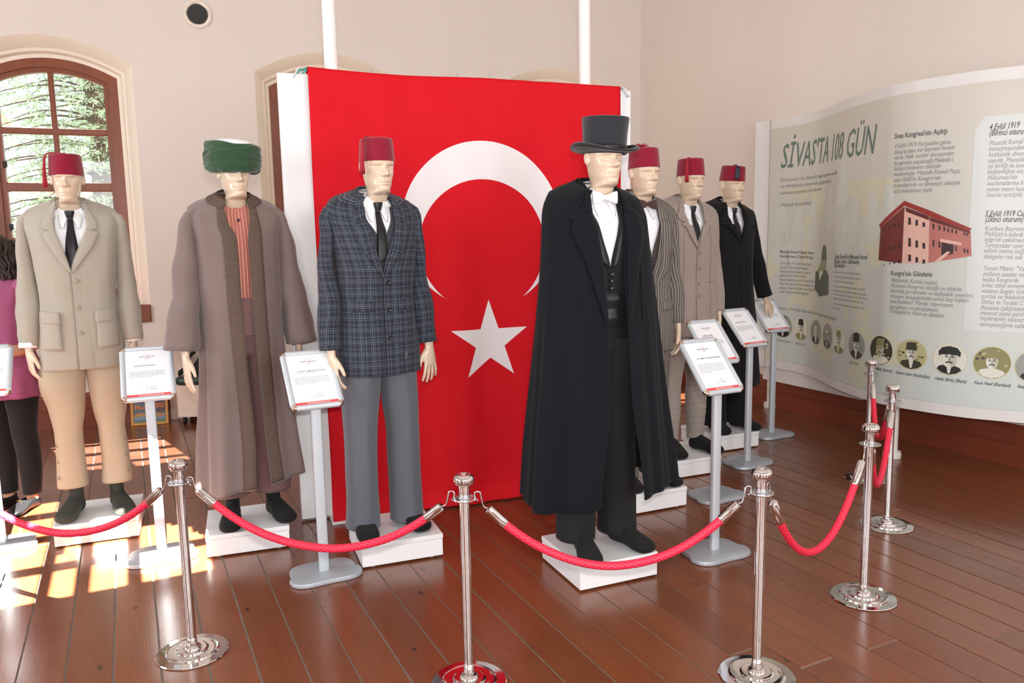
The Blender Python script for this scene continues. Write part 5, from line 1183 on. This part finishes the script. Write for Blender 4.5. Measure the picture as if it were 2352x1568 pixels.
def banner():
    P = [V((x, y, 0)) for x, y in BCURVE]
    ex = (P[-1]-P[-2]); P += [P[-1]+ex*.95+V((.012, 0, 0)), P[-1]+ex*1.9+V((.03, 0, 0)), P[-1]+ex*2.9+V((.05, .0, 0)), P[-1]+ex*4.2+V((.07, .0, 0))]
    L = [0]
    for a, b in zip(P, P[1:]): L.append(L[-1]+(b-a).length)
    keys = [(l, p.x, p.y) for l, p in zip(L, P)]
    TAB = [spline(keys, L[-1]*i/600) for i in range(601)]
    def at(s):
        t = max(0, min(599.999, s/L[-1]*600)); i = int(t); f = t-i; a, b = TAB[i], TAB[i+1]
        p = V((a[0]+(b[0]-a[0])*f, a[1]+(b[1]-a[1])*f, 0)); d = V((b[0]-a[0], b[1]-a[1], 0)).normalized(); return p, V((d.y, -d.x, 0))
    c0, n0 = at(1.0); SG = 1 if n0.dot(V((0, 0, 0))-c0) > 0 else -1
    def pt(s, z, off=0):
        p, n = at(s); return V((p.x+n.x*SG*off, p.y+n.y*SG*off, z))
    ORG = V((BFEET[1][0], BFEET[1][1], 0))
    root = empty('printed_banner', ORG); tag(root, 'wide wavy printed history banner on white posts along the right wall', 'banner')
    def fin(k, name, mats, parent=root, **kw):
        for v in k.v: v -= ORG
        return k.build(name, mats, parent, **kw)
    SE = L[-1]; ZB, ZT = .385, 2.545; S0 = BEDGE[0]
    BW = mat('banner_white', (226, 224, 222), .4, vary=.01)
    def sheet(s0, s1, z0, z1, off, nz=2, ns=None):
        k = MB(); ns = ns or max(2, int((s1-s0)/.03)); rows = []
        for j in range(nz+1):
            z = z0+(z1-z0)*j/nz; rows.append([pt(s0+(s1-s0)*i/ns, z, off) for i in range(ns+1)])
        k.loft(rows, closed=False)
        i = 0
        for q in range(len(k.u)):
            j = q // ns; a = q % ns; su = lambda t: s0+(s1-s0)*t/ns; zz = lambda t: z0+(z1-z0)*t/nz
            k.u[q] = ((su(a), zz(j)), (su(a+1), zz(j)), (su(a+1), zz(j+1)), (su(a), zz(j+1)))
        return k
    k = sheet(0, SE, ZB, ZT, 0); k2 = sheet(0, SE, ZB, ZT, -.004); b_ = len(k.v); k.v += k2.v; k.f += [tuple(i+b_ for i in f[::-1]) for f in k2.f]; k.u += [u[::-1] for u in k2.u]; k.m += k2.m; fin(k, 'sheet', BW, angle=180)
    fin(sheet(S0, SE, ZB+.075, ZT-.072, .0035), 'print_ground', MATS['banner_print'], angle=180)
    k = sheet(S0-.004, S0+.004, ZB, ZT, .004); fin(k, 'seam', mat('banner_seam', (176, 174, 170), .6), angle=180)
    # pale crowd in the ground print
    GW = mat('banner_pale', (211, 215, 208), .4, vary=.02); GC = mat('banner_panel', (214, 219, 218), .4, vary=.01)
    k = MB()
    def fill(k, pg, off, m=0, step=.012):
        """polygon in (s, z) laid on the curved sheet in narrow upright slices"""
        lo = min(p[0] for p in pg); hi = max(p[0] for p in pg); n = max(1, int((hi-lo)/step))
        for i in range(n):
            q = pg
            for lim, sg in ((lo+(hi-lo)*i/n, 1), (lo+(hi-lo)*(i+1)/n, -1)):
                r = []
                for a, b in zip(q, q[1:]+q[:1]):
                    ia, ib = (a[0]-lim)*sg >= 0, (b[0]-lim)*sg >= 0
                    if ia: r.append(a)
                    if ia != ib: t = (lim-a[0])/(b[0]-a[0]); r.append((lim, a[1]+(b[1]-a[1])*t))
                q = r
                if len(q) < 3: break
            if len(q) >= 3: k.poly([pt(s, z, off) for s, z in q], m)
    def blob(k, s, z, w, h, off, m=0, n=22, sc=1.0):
        fill(k, [(s+w*cos(2*pi*j/n), z+h*sin(2*pi*j/n)) for j in range(n)], off, m)
    for s, z, w, h in BWM:
        if s < S0+.1: s = S0+.14
        blob(k, s, z, min(w, .055), .075, .0045); blob(k, s, z-.16, min(w*1.8, .10), .11, .0045)
    fin(k, 'crowd_print', GW, angle=None)['kind'] = 'stuff'
    (a, z0), (b, z1), (c, z2) = BBOXD; k = MB(); rows = []
    for j in range(17):
        z = .95+(z2-.95)*j/16; q = max(0, (z-(z2-.06))/.06); ins = .05*(1-sqrt(max(0, 1-q*q))); rows.append([pt(b-.02+ins+(SE-b-.03)*i/90, z, .0047) for i in range(91)])
    k.grid(rows); fin(k, 'text_panel', GC, angle=180)
    # writing
    GREEN = mat('banner_green_ink', (98, 120, 110), .5); DARK = mat('banner_dark_ink', (86, 90, 92), .5); GREY = mat('banner_grey_ink', (136, 142, 144), .5)
    k = MB()
    for txt, s0, z0, s1, z1, st in BTEXT:
        it = st in 'TI' or st == 'BI'; vs, fs, w = text_mesh(txt, .28 if it else 0, {'T': .005, 'B': .014, 'BI': .014, 'I': .0}[st]); W_ = s1-s0; sx = W_/w
        h = {'T': .285, 'B': .047, 'BI': .050, 'I': .041}[st]
        if z0 < .68: h = .030
        if 'Heyet' in txt: h = .036
        elif s0 < 1.0 and st in 'IB' and z0 < 1.6: h = .032
        m = {'T': 0, 'B': 1, 'BI': 1, 'I': 2}[st]; b = len(k.v)
        for v in vs:
            t = v.x*sx/W_ if W_ else 0; k.v.append(pt(s0+v.x*sx, z0+(z1-z0)*t+v.z*h, .0054))
        for f in fs: k.face([b+i for i in f], None, m)
    rnd = random.Random(4)
    for s0, z0, s1, z1 in BBARS:
        s = s0
        while s < s1:
            q = min(rnd.uniform(.02, .06), s1-s)
            if q > .008: k.poly([pt(s, z0+.004, .0054), pt(s+q, z0+.004, .0054), pt(s+q, z0+.015, .0054), pt(s, z0+.015, .0054)], 3)
            s += q+.012
    fin(k, 'printed_text', [GREEN, DARK, GREY, mat('banner_faint_ink', (160, 165, 162), .5)], angle=None)
    # round portraits
    def pm(n, c): return mat('print_'+n, c, .4, vary=.05, scale=30)
    SEP = [pm('sepia_light', (186, 184, 140)), pm('sepia_mid', (140, 136, 92)), pm('ink_black', (36, 36, 34)), pm('face_light', (222, 222, 210)), pm('grey_mid', (150, 156, 150)), pm('coat_dark', (66, 66, 56)), pm('rim', (212, 206, 170)), pm('cheek', (192, 190, 176))]
    style = [(4, 3, 2, 2, 'fez'), (3, 3, 2, 1, 'fez'), (4, 3, 1, 5, 'bare'), (4, 1, 5, 5, 'bare'), (3, 3, 1, 1, 'fez'), (4, 3, 2, 5, 'tall'), (5, 0, 1, 3, 'fez'), (0, 3, 5, 5, 'fez'), (3, 3, 2, 2, 'kalpak'), (1, 3, 1, 3, 'fez'), (4, 3, 2, 2, 'fez')]
    for (s, z, r), (bgm, fc, ht, ct, kind) in zip(BPORT, style):
        k = MB(); r = .100; o = .005
        blob(k, s, z, r*1.05, r*1.05, o, 6, 36); blob(k, s, z, r, r, o+.0006, bgm, 36)
        rnd = random.Random(int(s*100))
        if bgm in (1, 5, 0):
            for _ in range(26):
                a = rnd.uniform(0, 2*pi); q = rnd.uniform(.3, .88)*r; blob(k, s+q*cos(a), z+q*sin(a), .010, .008, o+.0010, rnd.choice((0, 1, 5)), 8)
        def clipd(pts, off, m):
            out = []
            for x, y in pts:
                d = sqrt(x*x+y*y); f = min(1, .985*r/d) if d > 1e-6 else 1; out.append((s+x*f, z+y*f))
            fill(k, out, off, m)
        clipd([(-.085, -.075), (-.06, -.045), (-.02, -.035), (.02, -.035), (.06, -.048), (.085, -.075), (.06, -.12), (0, -.15), (-.06, -.12)], o+.0014, ct if kind != 'bare' else 5)
        clipd([(-.016, -.036), (.016, -.036), (.006, -.09), (-.006, -.09)], o+.0018, 3)
        clipd([(-.014, -.05), (.014, -.05), (.016, -.01), (-.016, -.01)], o+.0020, fc)
        sc = 1.35 if kind == 'kalpak' else 1.0
        blob(k, s, z+.005, .033*sc, .043*sc, o+.0024, fc, 20); blob(k, s+.014*sc, z+.002, .018*sc, .036*sc, o+.0026, 7, 14)
        for sx in (-1, 1):
            blob(k, s+sx*.013*sc, z+.014*sc, .0075*sc, .0035*sc, o+.0030, 2, 8); k.poly([pt(s+sx*(.006)*sc, z+.022*sc, o+.003), pt(s+sx*.021*sc, z+.022*sc, o+.003), pt(s+sx*.021*sc, z+.0255*sc, o+.003), pt(s+sx*.006*sc, z+.026*sc, o+.003)], 2)
        k.poly([pt(s-.003*sc, z+.012*sc, o+.003), pt(s+.003*sc, z+.012*sc, o+.003), pt(s+.006*sc, z-.006*sc, o+.003), pt(s-.006*sc, z-.006*sc, o+.003)], 4)
        clipd([(-.018*sc, -.013*sc), (0, -.008*sc), (.018*sc, -.013*sc), (.014*sc, -.018*sc), (0, -.0145*sc), (-.014*sc, -.018*sc)], o+.0032, 2 if kind != 'bare' else 4)
        hm = {'fez': ht, 'tall': 2, 'kalpak': 2, 'bare': 4}[kind]
        if kind == 'fez': clipd([(-.037, .030), (.037, .030), (.031, .080), (0, .085), (-.031, .080)], o+.0034, hm)
        elif kind == 'tall': clipd([(-.040, .026), (.036, .030), (.032, .088), (0, .096), (-.036, .084)], o+.0034, hm)
        elif kind == 'kalpak': clipd([(-.062, .020), (-.05, .030), (0, .036), (.05, .030), (.062, .020), (.066, .050), (.045, .078), (0, .088), (-.045, .078), (-.066, .050)], o+.0034, hm)
        else: blob(k, s, z+.036, .030, .014, o+.0034, 3, 14)
        fin(k, 'portrait_print', SEP, angle=None)
    # building print
    MT = {'roof': (150, 52, 46), 'dark': (116, 54, 50), 'pink': (226, 184, 170), 'mid': (186, 118, 108), 'shade': (96, 44, 42), 'win': (60, 46, 48)}
    names = list(MT); ml = [mat('print_building_'+n, MT[n], .45, vary=.12, scale=40) for n in names]; k = MB()
    for i, (n, pg) in enumerate(BBLD):
        off = .0052+.0002*({'roof': 3, 'dark': 1, 'pink': 1, 'mid': 1, 'shade': 2, 'win': 4}[n])+(.0012 if i > 5 and n == 'pink' else 0)
        fill(k, [tuple(p) for p in pg], off, names.index(n), .03)
    fin(k, 'building_print', ml, angle=None)
    ml = [mat('print_figure_dark', (78, 92, 74), .45, vary=.15, scale=30), mat('print_figure_light', (148, 156, 112), .45), mat('print_figure_white', (224, 224, 214), .45)]; k = MB()
    for i, (n, pg) in enumerate(BFIG): fill(k, [tuple(p) for p in pg], .0052+.0003*i, {'figd': 0, 'figl': 1, 'figw': 2}[n])
    fin(k, 'figure_print', ml, angle=None)
    # posts
    EN = mat('cream_enamel', (232, 226, 218), .3)
    for s_ in (0, 1):
        x, y = BFEET[s_]; sgn = V((.05, .02, 0)) if s_ == 0 else V((.06, .03, 0))
        k = MB(); k.lathe([(0, 0), (.060, 0), (.062, .02), (.058, .045), (.040, .05), (.036, .052), (.036, 2.50), (0, 2.50)], 28, c=V((x, y, 0))+sgn*1.0); fin(k, 'post', EN, angle=40)
    # pale backing rail seen below the sheet
    k = MB(); k.box((5.175, 4.78, .335), (.02, 1.1, .16)); fin(k, 'backing_rail', BW, bevel=.004)
banner()
# ================================================================ things by the back wall at the left
def poster():
    x0, y0 = -.052, 7.50; e = empty('framed_poster', (.098, 7.482, 0), RAD(-12)); e.rotation_euler = (RAD(-9), 0, RAD(-11)); tag(e, 'small framed poster with orange lettering leaning on the skirting board', 'poster')
    FR = mat('orange_wood_frame', (206, 142, 62), .4, vary=.15, scale=20); w, h = .305, .305
    k = MB()
    for c, d in (((-w/2+.011, 0, h/2), (.022, .018, h)), ((w/2-.011, 0, h/2), (.022, .018, h)), ((0, 0, .011), (w-.044, .018, .022)), ((0, 0, h-.011), (w-.044, .018, .022))): k.box(c, d)
    k.build('frame', FR, e, bevel=.003)
    k = MB(); k.box((0, 0, h/2), (w-.03, .006, h-.03)); k.build('picture', mat('poster_slate', (98, 104, 112), .45, vary=.15), e, angle=None)
    OR = mat('poster_orange', (222, 128, 62), .5); GR = mat('poster_green', (92, 130, 82), .5); BL = mat('poster_blue', (120, 140, 160), .5); BR = mat('poster_brown', (96, 52, 40), .5); YE = mat('poster_ochre', (176, 128, 70), .5)
    k = MB(); Y = -.004
    put_text(k, 'Mur', -.120, .140, width=.095, y=Y-.0008, bold=.02); put_text(k, 'su', .050, .152, width=.066, y=Y-.0016, bold=.02)
    n = 30; k.poly([(.085+.052*cos(2*pi*j/n), Y-.0003, .160+.052*sin(2*pi*j/n)) for j in range(n)], 3)
    for i in range(7): z = .120+.013*i; q = sqrt(max(0, .052**2-(z-.160)**2)); k.box((.085, Y-.0008, z), (2*q, .0002, .0022), m=2)
    k.poly([(-.128, Y, .090), (-.08, Y, .112), (-.02, Y, .100), (.03, Y, .108), (.128, Y, .092), (.128, Y, .07), (-.128, Y, .066)], 4); k.poly([(-.128, Y-.0003, .07), (-.05, Y-.0003, .082), (.05, Y-.0003, .062), (.128, Y-.0003, .078), (.128, Y-.0003, .05), (-.128, Y-.0003, .045)], 2)
    k.poly([(-.128, Y-.0004, .026), (.128, Y-.0004, .026), (.128, Y-.0004, .042), (-.128, Y-.0004, .038)], 1)
    k.build('printed_picture', [OR, GR, BL, BR, YE], e, angle=None)
poster()
def cabinet():
    e = empty('display_cabinet', (.585, 7.42, 0), RAD(-24)); tag(e, 'low cream cabinet on castors with green cushion top, behind the robe', 'cabinet')
    CR = mat('cream_laminate', (238, 216, 200), .4, vary=.02)
    k = MB(); k.box((0, 0, .215), (.42, .34, .27)); k.build('body', CR, e, bevel=.004)
    k = MB(); k.box((0, 0, .078), (.425, .345, .022)); k.build('plinth_rail', CR, e, bevel=.003)
    DG = mat('dark_green_vinyl', (44, 62, 52), .35); k = MB(); R = []
    for s, z in ((.9, .350), (1.0, .362), (1.03, .385), (1.0, .412), (.9, .424), (.4, .428)):
        R.append([V((.225*s*math.copysign(abs(cos(a))**.3, cos(a)), .185*s*math.copysign(abs(sin(a))**.3, sin(a)), z)) for a in [2*pi*j/40 for j in range(40)]])
    k.loft(R, caps=(True, True)); k.build('cushion', DG, e, angle=60)
    for x in (-.17, .17):
        for y in (-.13, .13):
            k = MB(); k.tube([(x-.011, y, .026), (x+.011, y, .026)], .026, 18); k.box((x, y, .055), (.02, .03, .03)); k.build('castor', mat('black_rubber', (30, 30, 32), .5), e, bevel=.002)
    b = empty('bust_stand', (.585, 7.40, .428), RAD(-24)); tag(b, 'black cloth covered bust on the green cushion of the cream cabinet', 'bust')
    BLK_ = cloth('black_drape', (30, 30, 33), .85, .1, 40, .15)
    k = MB(); R = []
    for z, rx, ry, cx in ((0, .20, .11, -.0), (.02, .205, .12, 0), (.06, .17, .10, .01), (.10, .115, .08, .02), (.15, .075, .062, .02), (.20, .06, .055, .015), (.26, .075, .065, .01), (.32, .085, .08, 0), (.38, .07, .07, 0), (.41, .03, .03, 0)):
        R.append([V((cx+rx*cos(a)*(1+.05*sin(a*5+z*20)), ry*sin(a)*(1+.05*sin(a*4)), z)) for a in [2*pi*j/36 for j in range(36)]])
    k.loft(R, caps=(True, True)); k.build('draped_bust', BLK_, b, angle=180)
    k = MB(); rows = []
    for i in range(25):
        t = i/24; rows.append([V((-.20+.16*t+.02*sin(t*6), -.125+.03*t-.012*sin(pi*j/6)*.8, .02+.20*t+.05*(j/6-.5)*(1-.3*t))) for j in range(7)])
    k.grid(rows); k.build('scarf', BLK_, b, angle=180, solid=.006)
    o = MB(); o.box((0, 0, .33), (.16, .03, .66)); o = o.build('wall_board', CR, None, (.355, 7.60, 0), RAD(-4.6), bevel=.003); tag(o, 'narrow cream board standing against the wall beside the framed poster', 'board')
cabinet()
# woman visitor at the left edge
def woman():
    R = empty('person', (-.69, 5.50, 0), RAD(-38)); tag(R, 'woman in mottled pink top, black trousers and black loafers behind the tan-suit mannequin', 'person')
    SK = mat('visitor_skin', (205, 150, 122), .5, vary=.05); PK = NT('pink_marl'); nz = PK.noise(30, 4, PK.mapping((1, 1, 9)))
    PK.base(PK.mix(nz, lin((132, 50, 90)), lin((180, 102, 140)))); PK.set(.9); PK = PK.m
    BT = cloth('black_leggings', (28, 28, 30), .85, .06, 60, .1)
    SC_ = .93; zc = 1.43
    k = MB(); k.add(*HEAD, Matrix.Translation((.0, -.02, zc)) @ Matrix.Rotation(.25, 4, 'Z') @ Matrix.Diagonal((SC_, SC_, SC_, 1)))
    TP = Prof([(.70, .205, .15, .17, .0, 2.2), (.86, .20, .14, .17, .0, 2.2), (1.0, .172, .12, .13, .0, 2.2), (1.15, .175, .135, .12, .0, 2.2), (1.25, .182, .145, .12, .0, 2.2), (1.33, .185, .11, .115, .01, 2.3), (1.385, .15, .08, .10, .015, 2.2), (1.42, .075, .06, .075, .015, 2), (1.45, .055, .05, .06, .015, 2)])
    TQ = TP.grow(-.012); k.loft([[TQ.pt(.72+.73*i/20, 2*pi*j/40) for j in range(40)] for i in range(21)], caps=(True, True))
    for sg, pth in ((1, [(.19, .0, 1.33), (.235, .02, 1.20), (.245, .03, 1.06), (.20, -.10, .99), (.10, -.20, 1.0), (.03, -.235, 1.01)]), (-1, [(-.19, .0, 1.33), (-.235, .02, 1.20), (-.245, .02, 1.06), (-.19, -.11, 1.0), (-.10, -.20, 1.02), (-.04, -.23, 1.02)])):
        q = polyline(pth, 18); k.tube([V(p) for p in q], [polyline([(.05,), (.046,), (.044,), (.040,), (.032,), (.027,)], 18)[i][0] for i in range(18)], 14)
        w = V(q[-1]); dr = (w-V(q[-2])).normalized()
        k.add(HAND[0], HAND[1], Matrix.Translation(w) @ (V((0, 0, -1)).rotation_difference(dr)).to_matrix().to_4x4() @ Matrix.Diagonal(((.85 if sg < 0 else -.85), .85, .85, 1)))
    for sg in (-1, 1): k.tube([(sg*.085, .0, .85), (sg*.085, .01, .5), (sg*.085, .018, .13), (sg*.085, .015, .09), (sg*.085, .02, .05)], [.05, .04, .036, .034, .034], 14)
    vs_, fs_ = remesh(k, .0055, 2); k = MB(); k.add(vs_, fs_); k.build('body', SK, R, angle=180)
    k = MB(); shell(k, TP, .70, 1.40, 40, 64, fold=lambda a, z: .010*noise.noise(V((sin(a)*3, cos(a)*3, z*5)))+.006*sin(a*8)*sstep(1.0, .7, z)); tp = k.build('top', PK, R, angle=180, solid=.004)
    for sg in (-1, 1):
        pth = [(sg*.15, .0, 1.37), (sg*.19, .0, 1.345), (sg*.222, .01, 1.25), (sg*.244, .022, 1.14), (sg*.248, .03, 1.06)]
        q = polyline(pth, 12); k = MB(); k.tube([V(p) for p in q], [polyline([(.04,), (.062,), (.064,), (.060,), (.058,)], 12)[i][0] for i in range(12)], 16, caps=(True, False)); k.build('sleeve', PK, tp, angle=180, solid=.003)
    legs(R, BT, [(.09, .085, .047, .05, .055, .02), (.25, .088, .055, .055, .07, .015), (.38, .09, .062, .06, .075, .01), (.50, .092, .066, .07, .07, .0), (.65, .096, .082, .09, .09, .0), (.80, .09, .09, .11, .13, .0)], name='trousers', seed=40)
    LF = mat('black_leather', (26, 26, 28), .3, vary=.05)
    for sg in (-1, 1):
        k = MB(); q = []
        for v in FOOT[0]:
            q.append(v)
        fs = [f for f in FOOT[1] if max(FOOT[0][i].z for i in f) < (.088)]
        k.add([V((v.x*.92, v.y*.95, v.z*.80)) for v in q], fs, Matrix.Translation((sg*.085, .0, .001)) @ Matrix.Rotation(sg*.14, 4, 'Z'))
        s = k.build('loafer', LF, R, angle=180); k = MB(); c = V((sg*.085-sg*.012, -.072, .068)); k.tube([c+V((-.02, .0, -.002)), c+V((-.008, -.004, .003)), c+V((.008, -.004, .003)), c+V((.02, 0, -.002))], .003, 8)
        k.build('metal_bit', mat('gold_metal', (212, 172, 96), .2, 1), s, angle=180)
    HR = mat('dark_brown_hair', (44, 30, 24), .5, vary=.4, scale=40)
    k = MB(); rnd = random.Random(5); hc = V((0, .0, zc+.12))
    k2 = [spline([(0, .02), (.15, .085), (.5, .105), (.8, .10), (1, .09)], i/14)[0] for i in range(15)]
    rows = []
    for i in range(15):
        z = zc+.235-.30*i/14; r = k2[i]; rows.append([V((r*.92*sin(a)*(1+.06*sin(a*9+i)), .02-r*1.05*cos(a)*(1+.05*sin(a*7+i*.7)), z)) for a in [.9+(2*pi-1.8)*j/40 for j in range(41)]])
    k.grid(rows)
    for i in range(120):     # curly strands
        a = rnd.uniform(1.0, 2*pi-1.0); z = zc+rnd.uniform(.0, .2); L_ = rnd.uniform(.14, .30); r0 = .088+rnd.uniform(0, .02); ph = rnd.uniform(0, 6); P_ = []
        for j in range(10):
            t = j/9; P_.append(V(((r0+.012*sin(ph+t*14)+.03*t)*.92*sin(a+.12*sin(ph+t*10)), .02-(r0+.012*cos(ph+t*14)+.02*t)*cos(a), z-L_*t)))
        k.tube(P_, [.006, .009, .010, .010, .010, .009, .008, .007, .005, .003], 6)
    k.build('hair', HR, R, angle=180, solid=.004)
    k = MB(); n = 20; c = V((.245*.3+.03, -.235, 1.01)); k.tube([V((.075, -.215, 1.005))+V((.0, .034*cos(2*pi*j/n), .034*sin(2*pi*j/n))) for j in range(n+1)], .005, 8); k.box((.075, -.252, 1.01), (.03, .008, .028)); k.build('wrist_watch', mat('gold_metal', (212, 172, 96), .2, 1), R)
    k = MB()
    for sg in (-1, 1): k.lathe([(0, -.012), (.008, -.008), (.010, 0), (.008, .008), (0, .012)], 12, c=(sg*.078, .0, zc+.07))
    k.build('earring', mat('gold_metal', (212, 172, 96), .2, 1), R, angle=180)
woman()
# ================================================================ outside the windows
def outside():
    k = MB(); k.box((0, 30, -.6), (90, 46, .1)); g = k.build('garden_ground', mat('garden_ground', (150, 150, 130), .95, vary=.3, scale=2), None, angle=None); g['kind'] = 'structure'
    WL = mat('pale_render', (240, 240, 236), .9, vary=.02); RF = mat('roof_tile_red', (196, 160, 148), .8, vary=.2, scale=6); GLS = mat('far_glass', (150, 170, 190), .2); FRM = mat('far_frame', (210, 214, 220), .6)
    def house(name, label, x, y, w, d, h, rows, cols, roof=1.2, z0=-.6):
        e = empty(name, (x, y, z0)); tag(e, label, 'house', None)
        k = MB(); k.box((0, d/2, h/2), (w, d, h)); k.build('walls', WL, e, angle=None)
        k = MB(); ov = .5; pts = [(-w/2-ov, -ov, h), (w/2+ov, -ov, h), (w/2+ov, d+ov, h), (-w/2-ov, d+ov, h)]; rd = [(-w/4, d/2, h+roof), (w/4, d/2, h+roof)]
        k.poly([pts[0], pts[1], rd[1], rd[0]]); k.poly([pts[1], pts[2], rd[1]]); k.poly([pts[2], pts[3], rd[0], rd[1]]); k.poly([pts[3], pts[0], rd[0]]); k.box((0, d/2, h-.06), (w+2*ov, d+2*ov, .12)); k.build('roof', RF, e, angle=None)
        k = MB(); k.box((w*.22, d*.4, h+roof*.8), (.5, .5, 1.2)); k.box((w*.22, d*.4, h+roof*.8+.65), (.62, .62, .12)); k.build('chimney', RF, e, angle=None)
        for r in range(rows):
            for c in range(cols):
                xx = -w/2+w*(c+.5)/cols; zz = h*(r+.55)/rows; k = MB(); k.box((xx, -.02, zz), (1.25, .1, 1.55)); f = k.build('window', FRM, e, angle=None)
                for sg in (-1, 1): k = MB(); k.box((xx+sg*.29, -.075, zz), (.5, .02, 1.35)); k.build('pane', GLS, f, angle=None)
    house('far_house', 'white house with red roof and chimney seen through the left window panes', -9.5, 33, 10, 8, 7.5, 2, 4, 1.6)
    house('low_house', 'lower pale house behind the fir tree outside the left window', 2.5, 36, 9, 7, 4.4, 1, 4, 1.3)
    e = empty('fir_tree', (-.22, 13.6, -.55)); tag(e, 'tall fir tree with drooping sunlit branches outside the left window', 'tree')
    k = MB(); k.tube([(0, 0, 0), (.03, 0, 3), (0, 0, 6), (0, 0, 8)], [.20, .16, .10, .03], 12); k.build('trunk', mat('fir_bark', (92, 78, 66), .9, vary=.3, scale=20), e, angle=180)
    NM = NT('fir_needles'); nz = NM.noise(5, 3); NM.base(NM.mix(nz, lin((120, 142, 112)), lin((190, 206, 178)))); NM.set(.7); NM.b.inputs['Subsurface Weight'].default_value = 0
    rnd = random.Random(11); kb = MB(); kn = MB()
    for lv in range(34):
        z = .7+lv*.205; R_ = 2.35*(1-z/8.4)**.75
        for b in range(8):
            a = lv*2.4+b*2*pi/8+rnd.uniform(-.2, .2); P_ = []
            for j in range(7):
                t = j/6; P_.append(V((cos(a)*R_*t, sin(a)*R_*t, z+.16*sin(t*2.4)*R_*.5-.30*t*t*R_*.6)))
            kb.tube(P_, [.022*(1-j/7.5) for j in range(7)], 5)
            for q in range(int(7*R_)+3):
                t = rnd.uniform(.15, 1.0); i = min(5, int(t*6)); f = t*6-i; p = P_[i]*(1-f)+P_[i+1]*f; side = rnd.choice((-1, 1)); d = V((cos(a+side*.85), sin(a+side*.85), rnd.uniform(-.55, .1))).normalized(); T_ = rnd.uniform(.22, .6)*(1.15-t*.6)
                for u_ in range(int(T_*44)+4):
                    o = p+d*T_*rnd.random()+V((rnd.uniform(-.03, .03), rnd.uniform(-.03, .03), rnd.uniform(-.03, .03))); e2 = (d+V((rnd.uniform(-.9, .9), rnd.uniform(-.9, .9), rnd.uniform(-.9, .5)))).normalized()*rnd.uniform(.04, .085)
                    w = V((rnd.uniform(-1, 1), rnd.uniform(-1, 1), rnd.uniform(-1, 1))).cross(e2).normalized()*.010
                    kn.poly([o-w*.4, o+e2*.5-w, o+e2, o+e2*.5+w])
    o = kb.build('branch', mat('fir_bark', (92, 78, 66), .9, vary=.3, scale=20), e, angle=180); o['kind'] = 'stuff'
    o = kn.build('needles', NM.m, e, angle=None); o['kind'] = 'stuff'
outside()
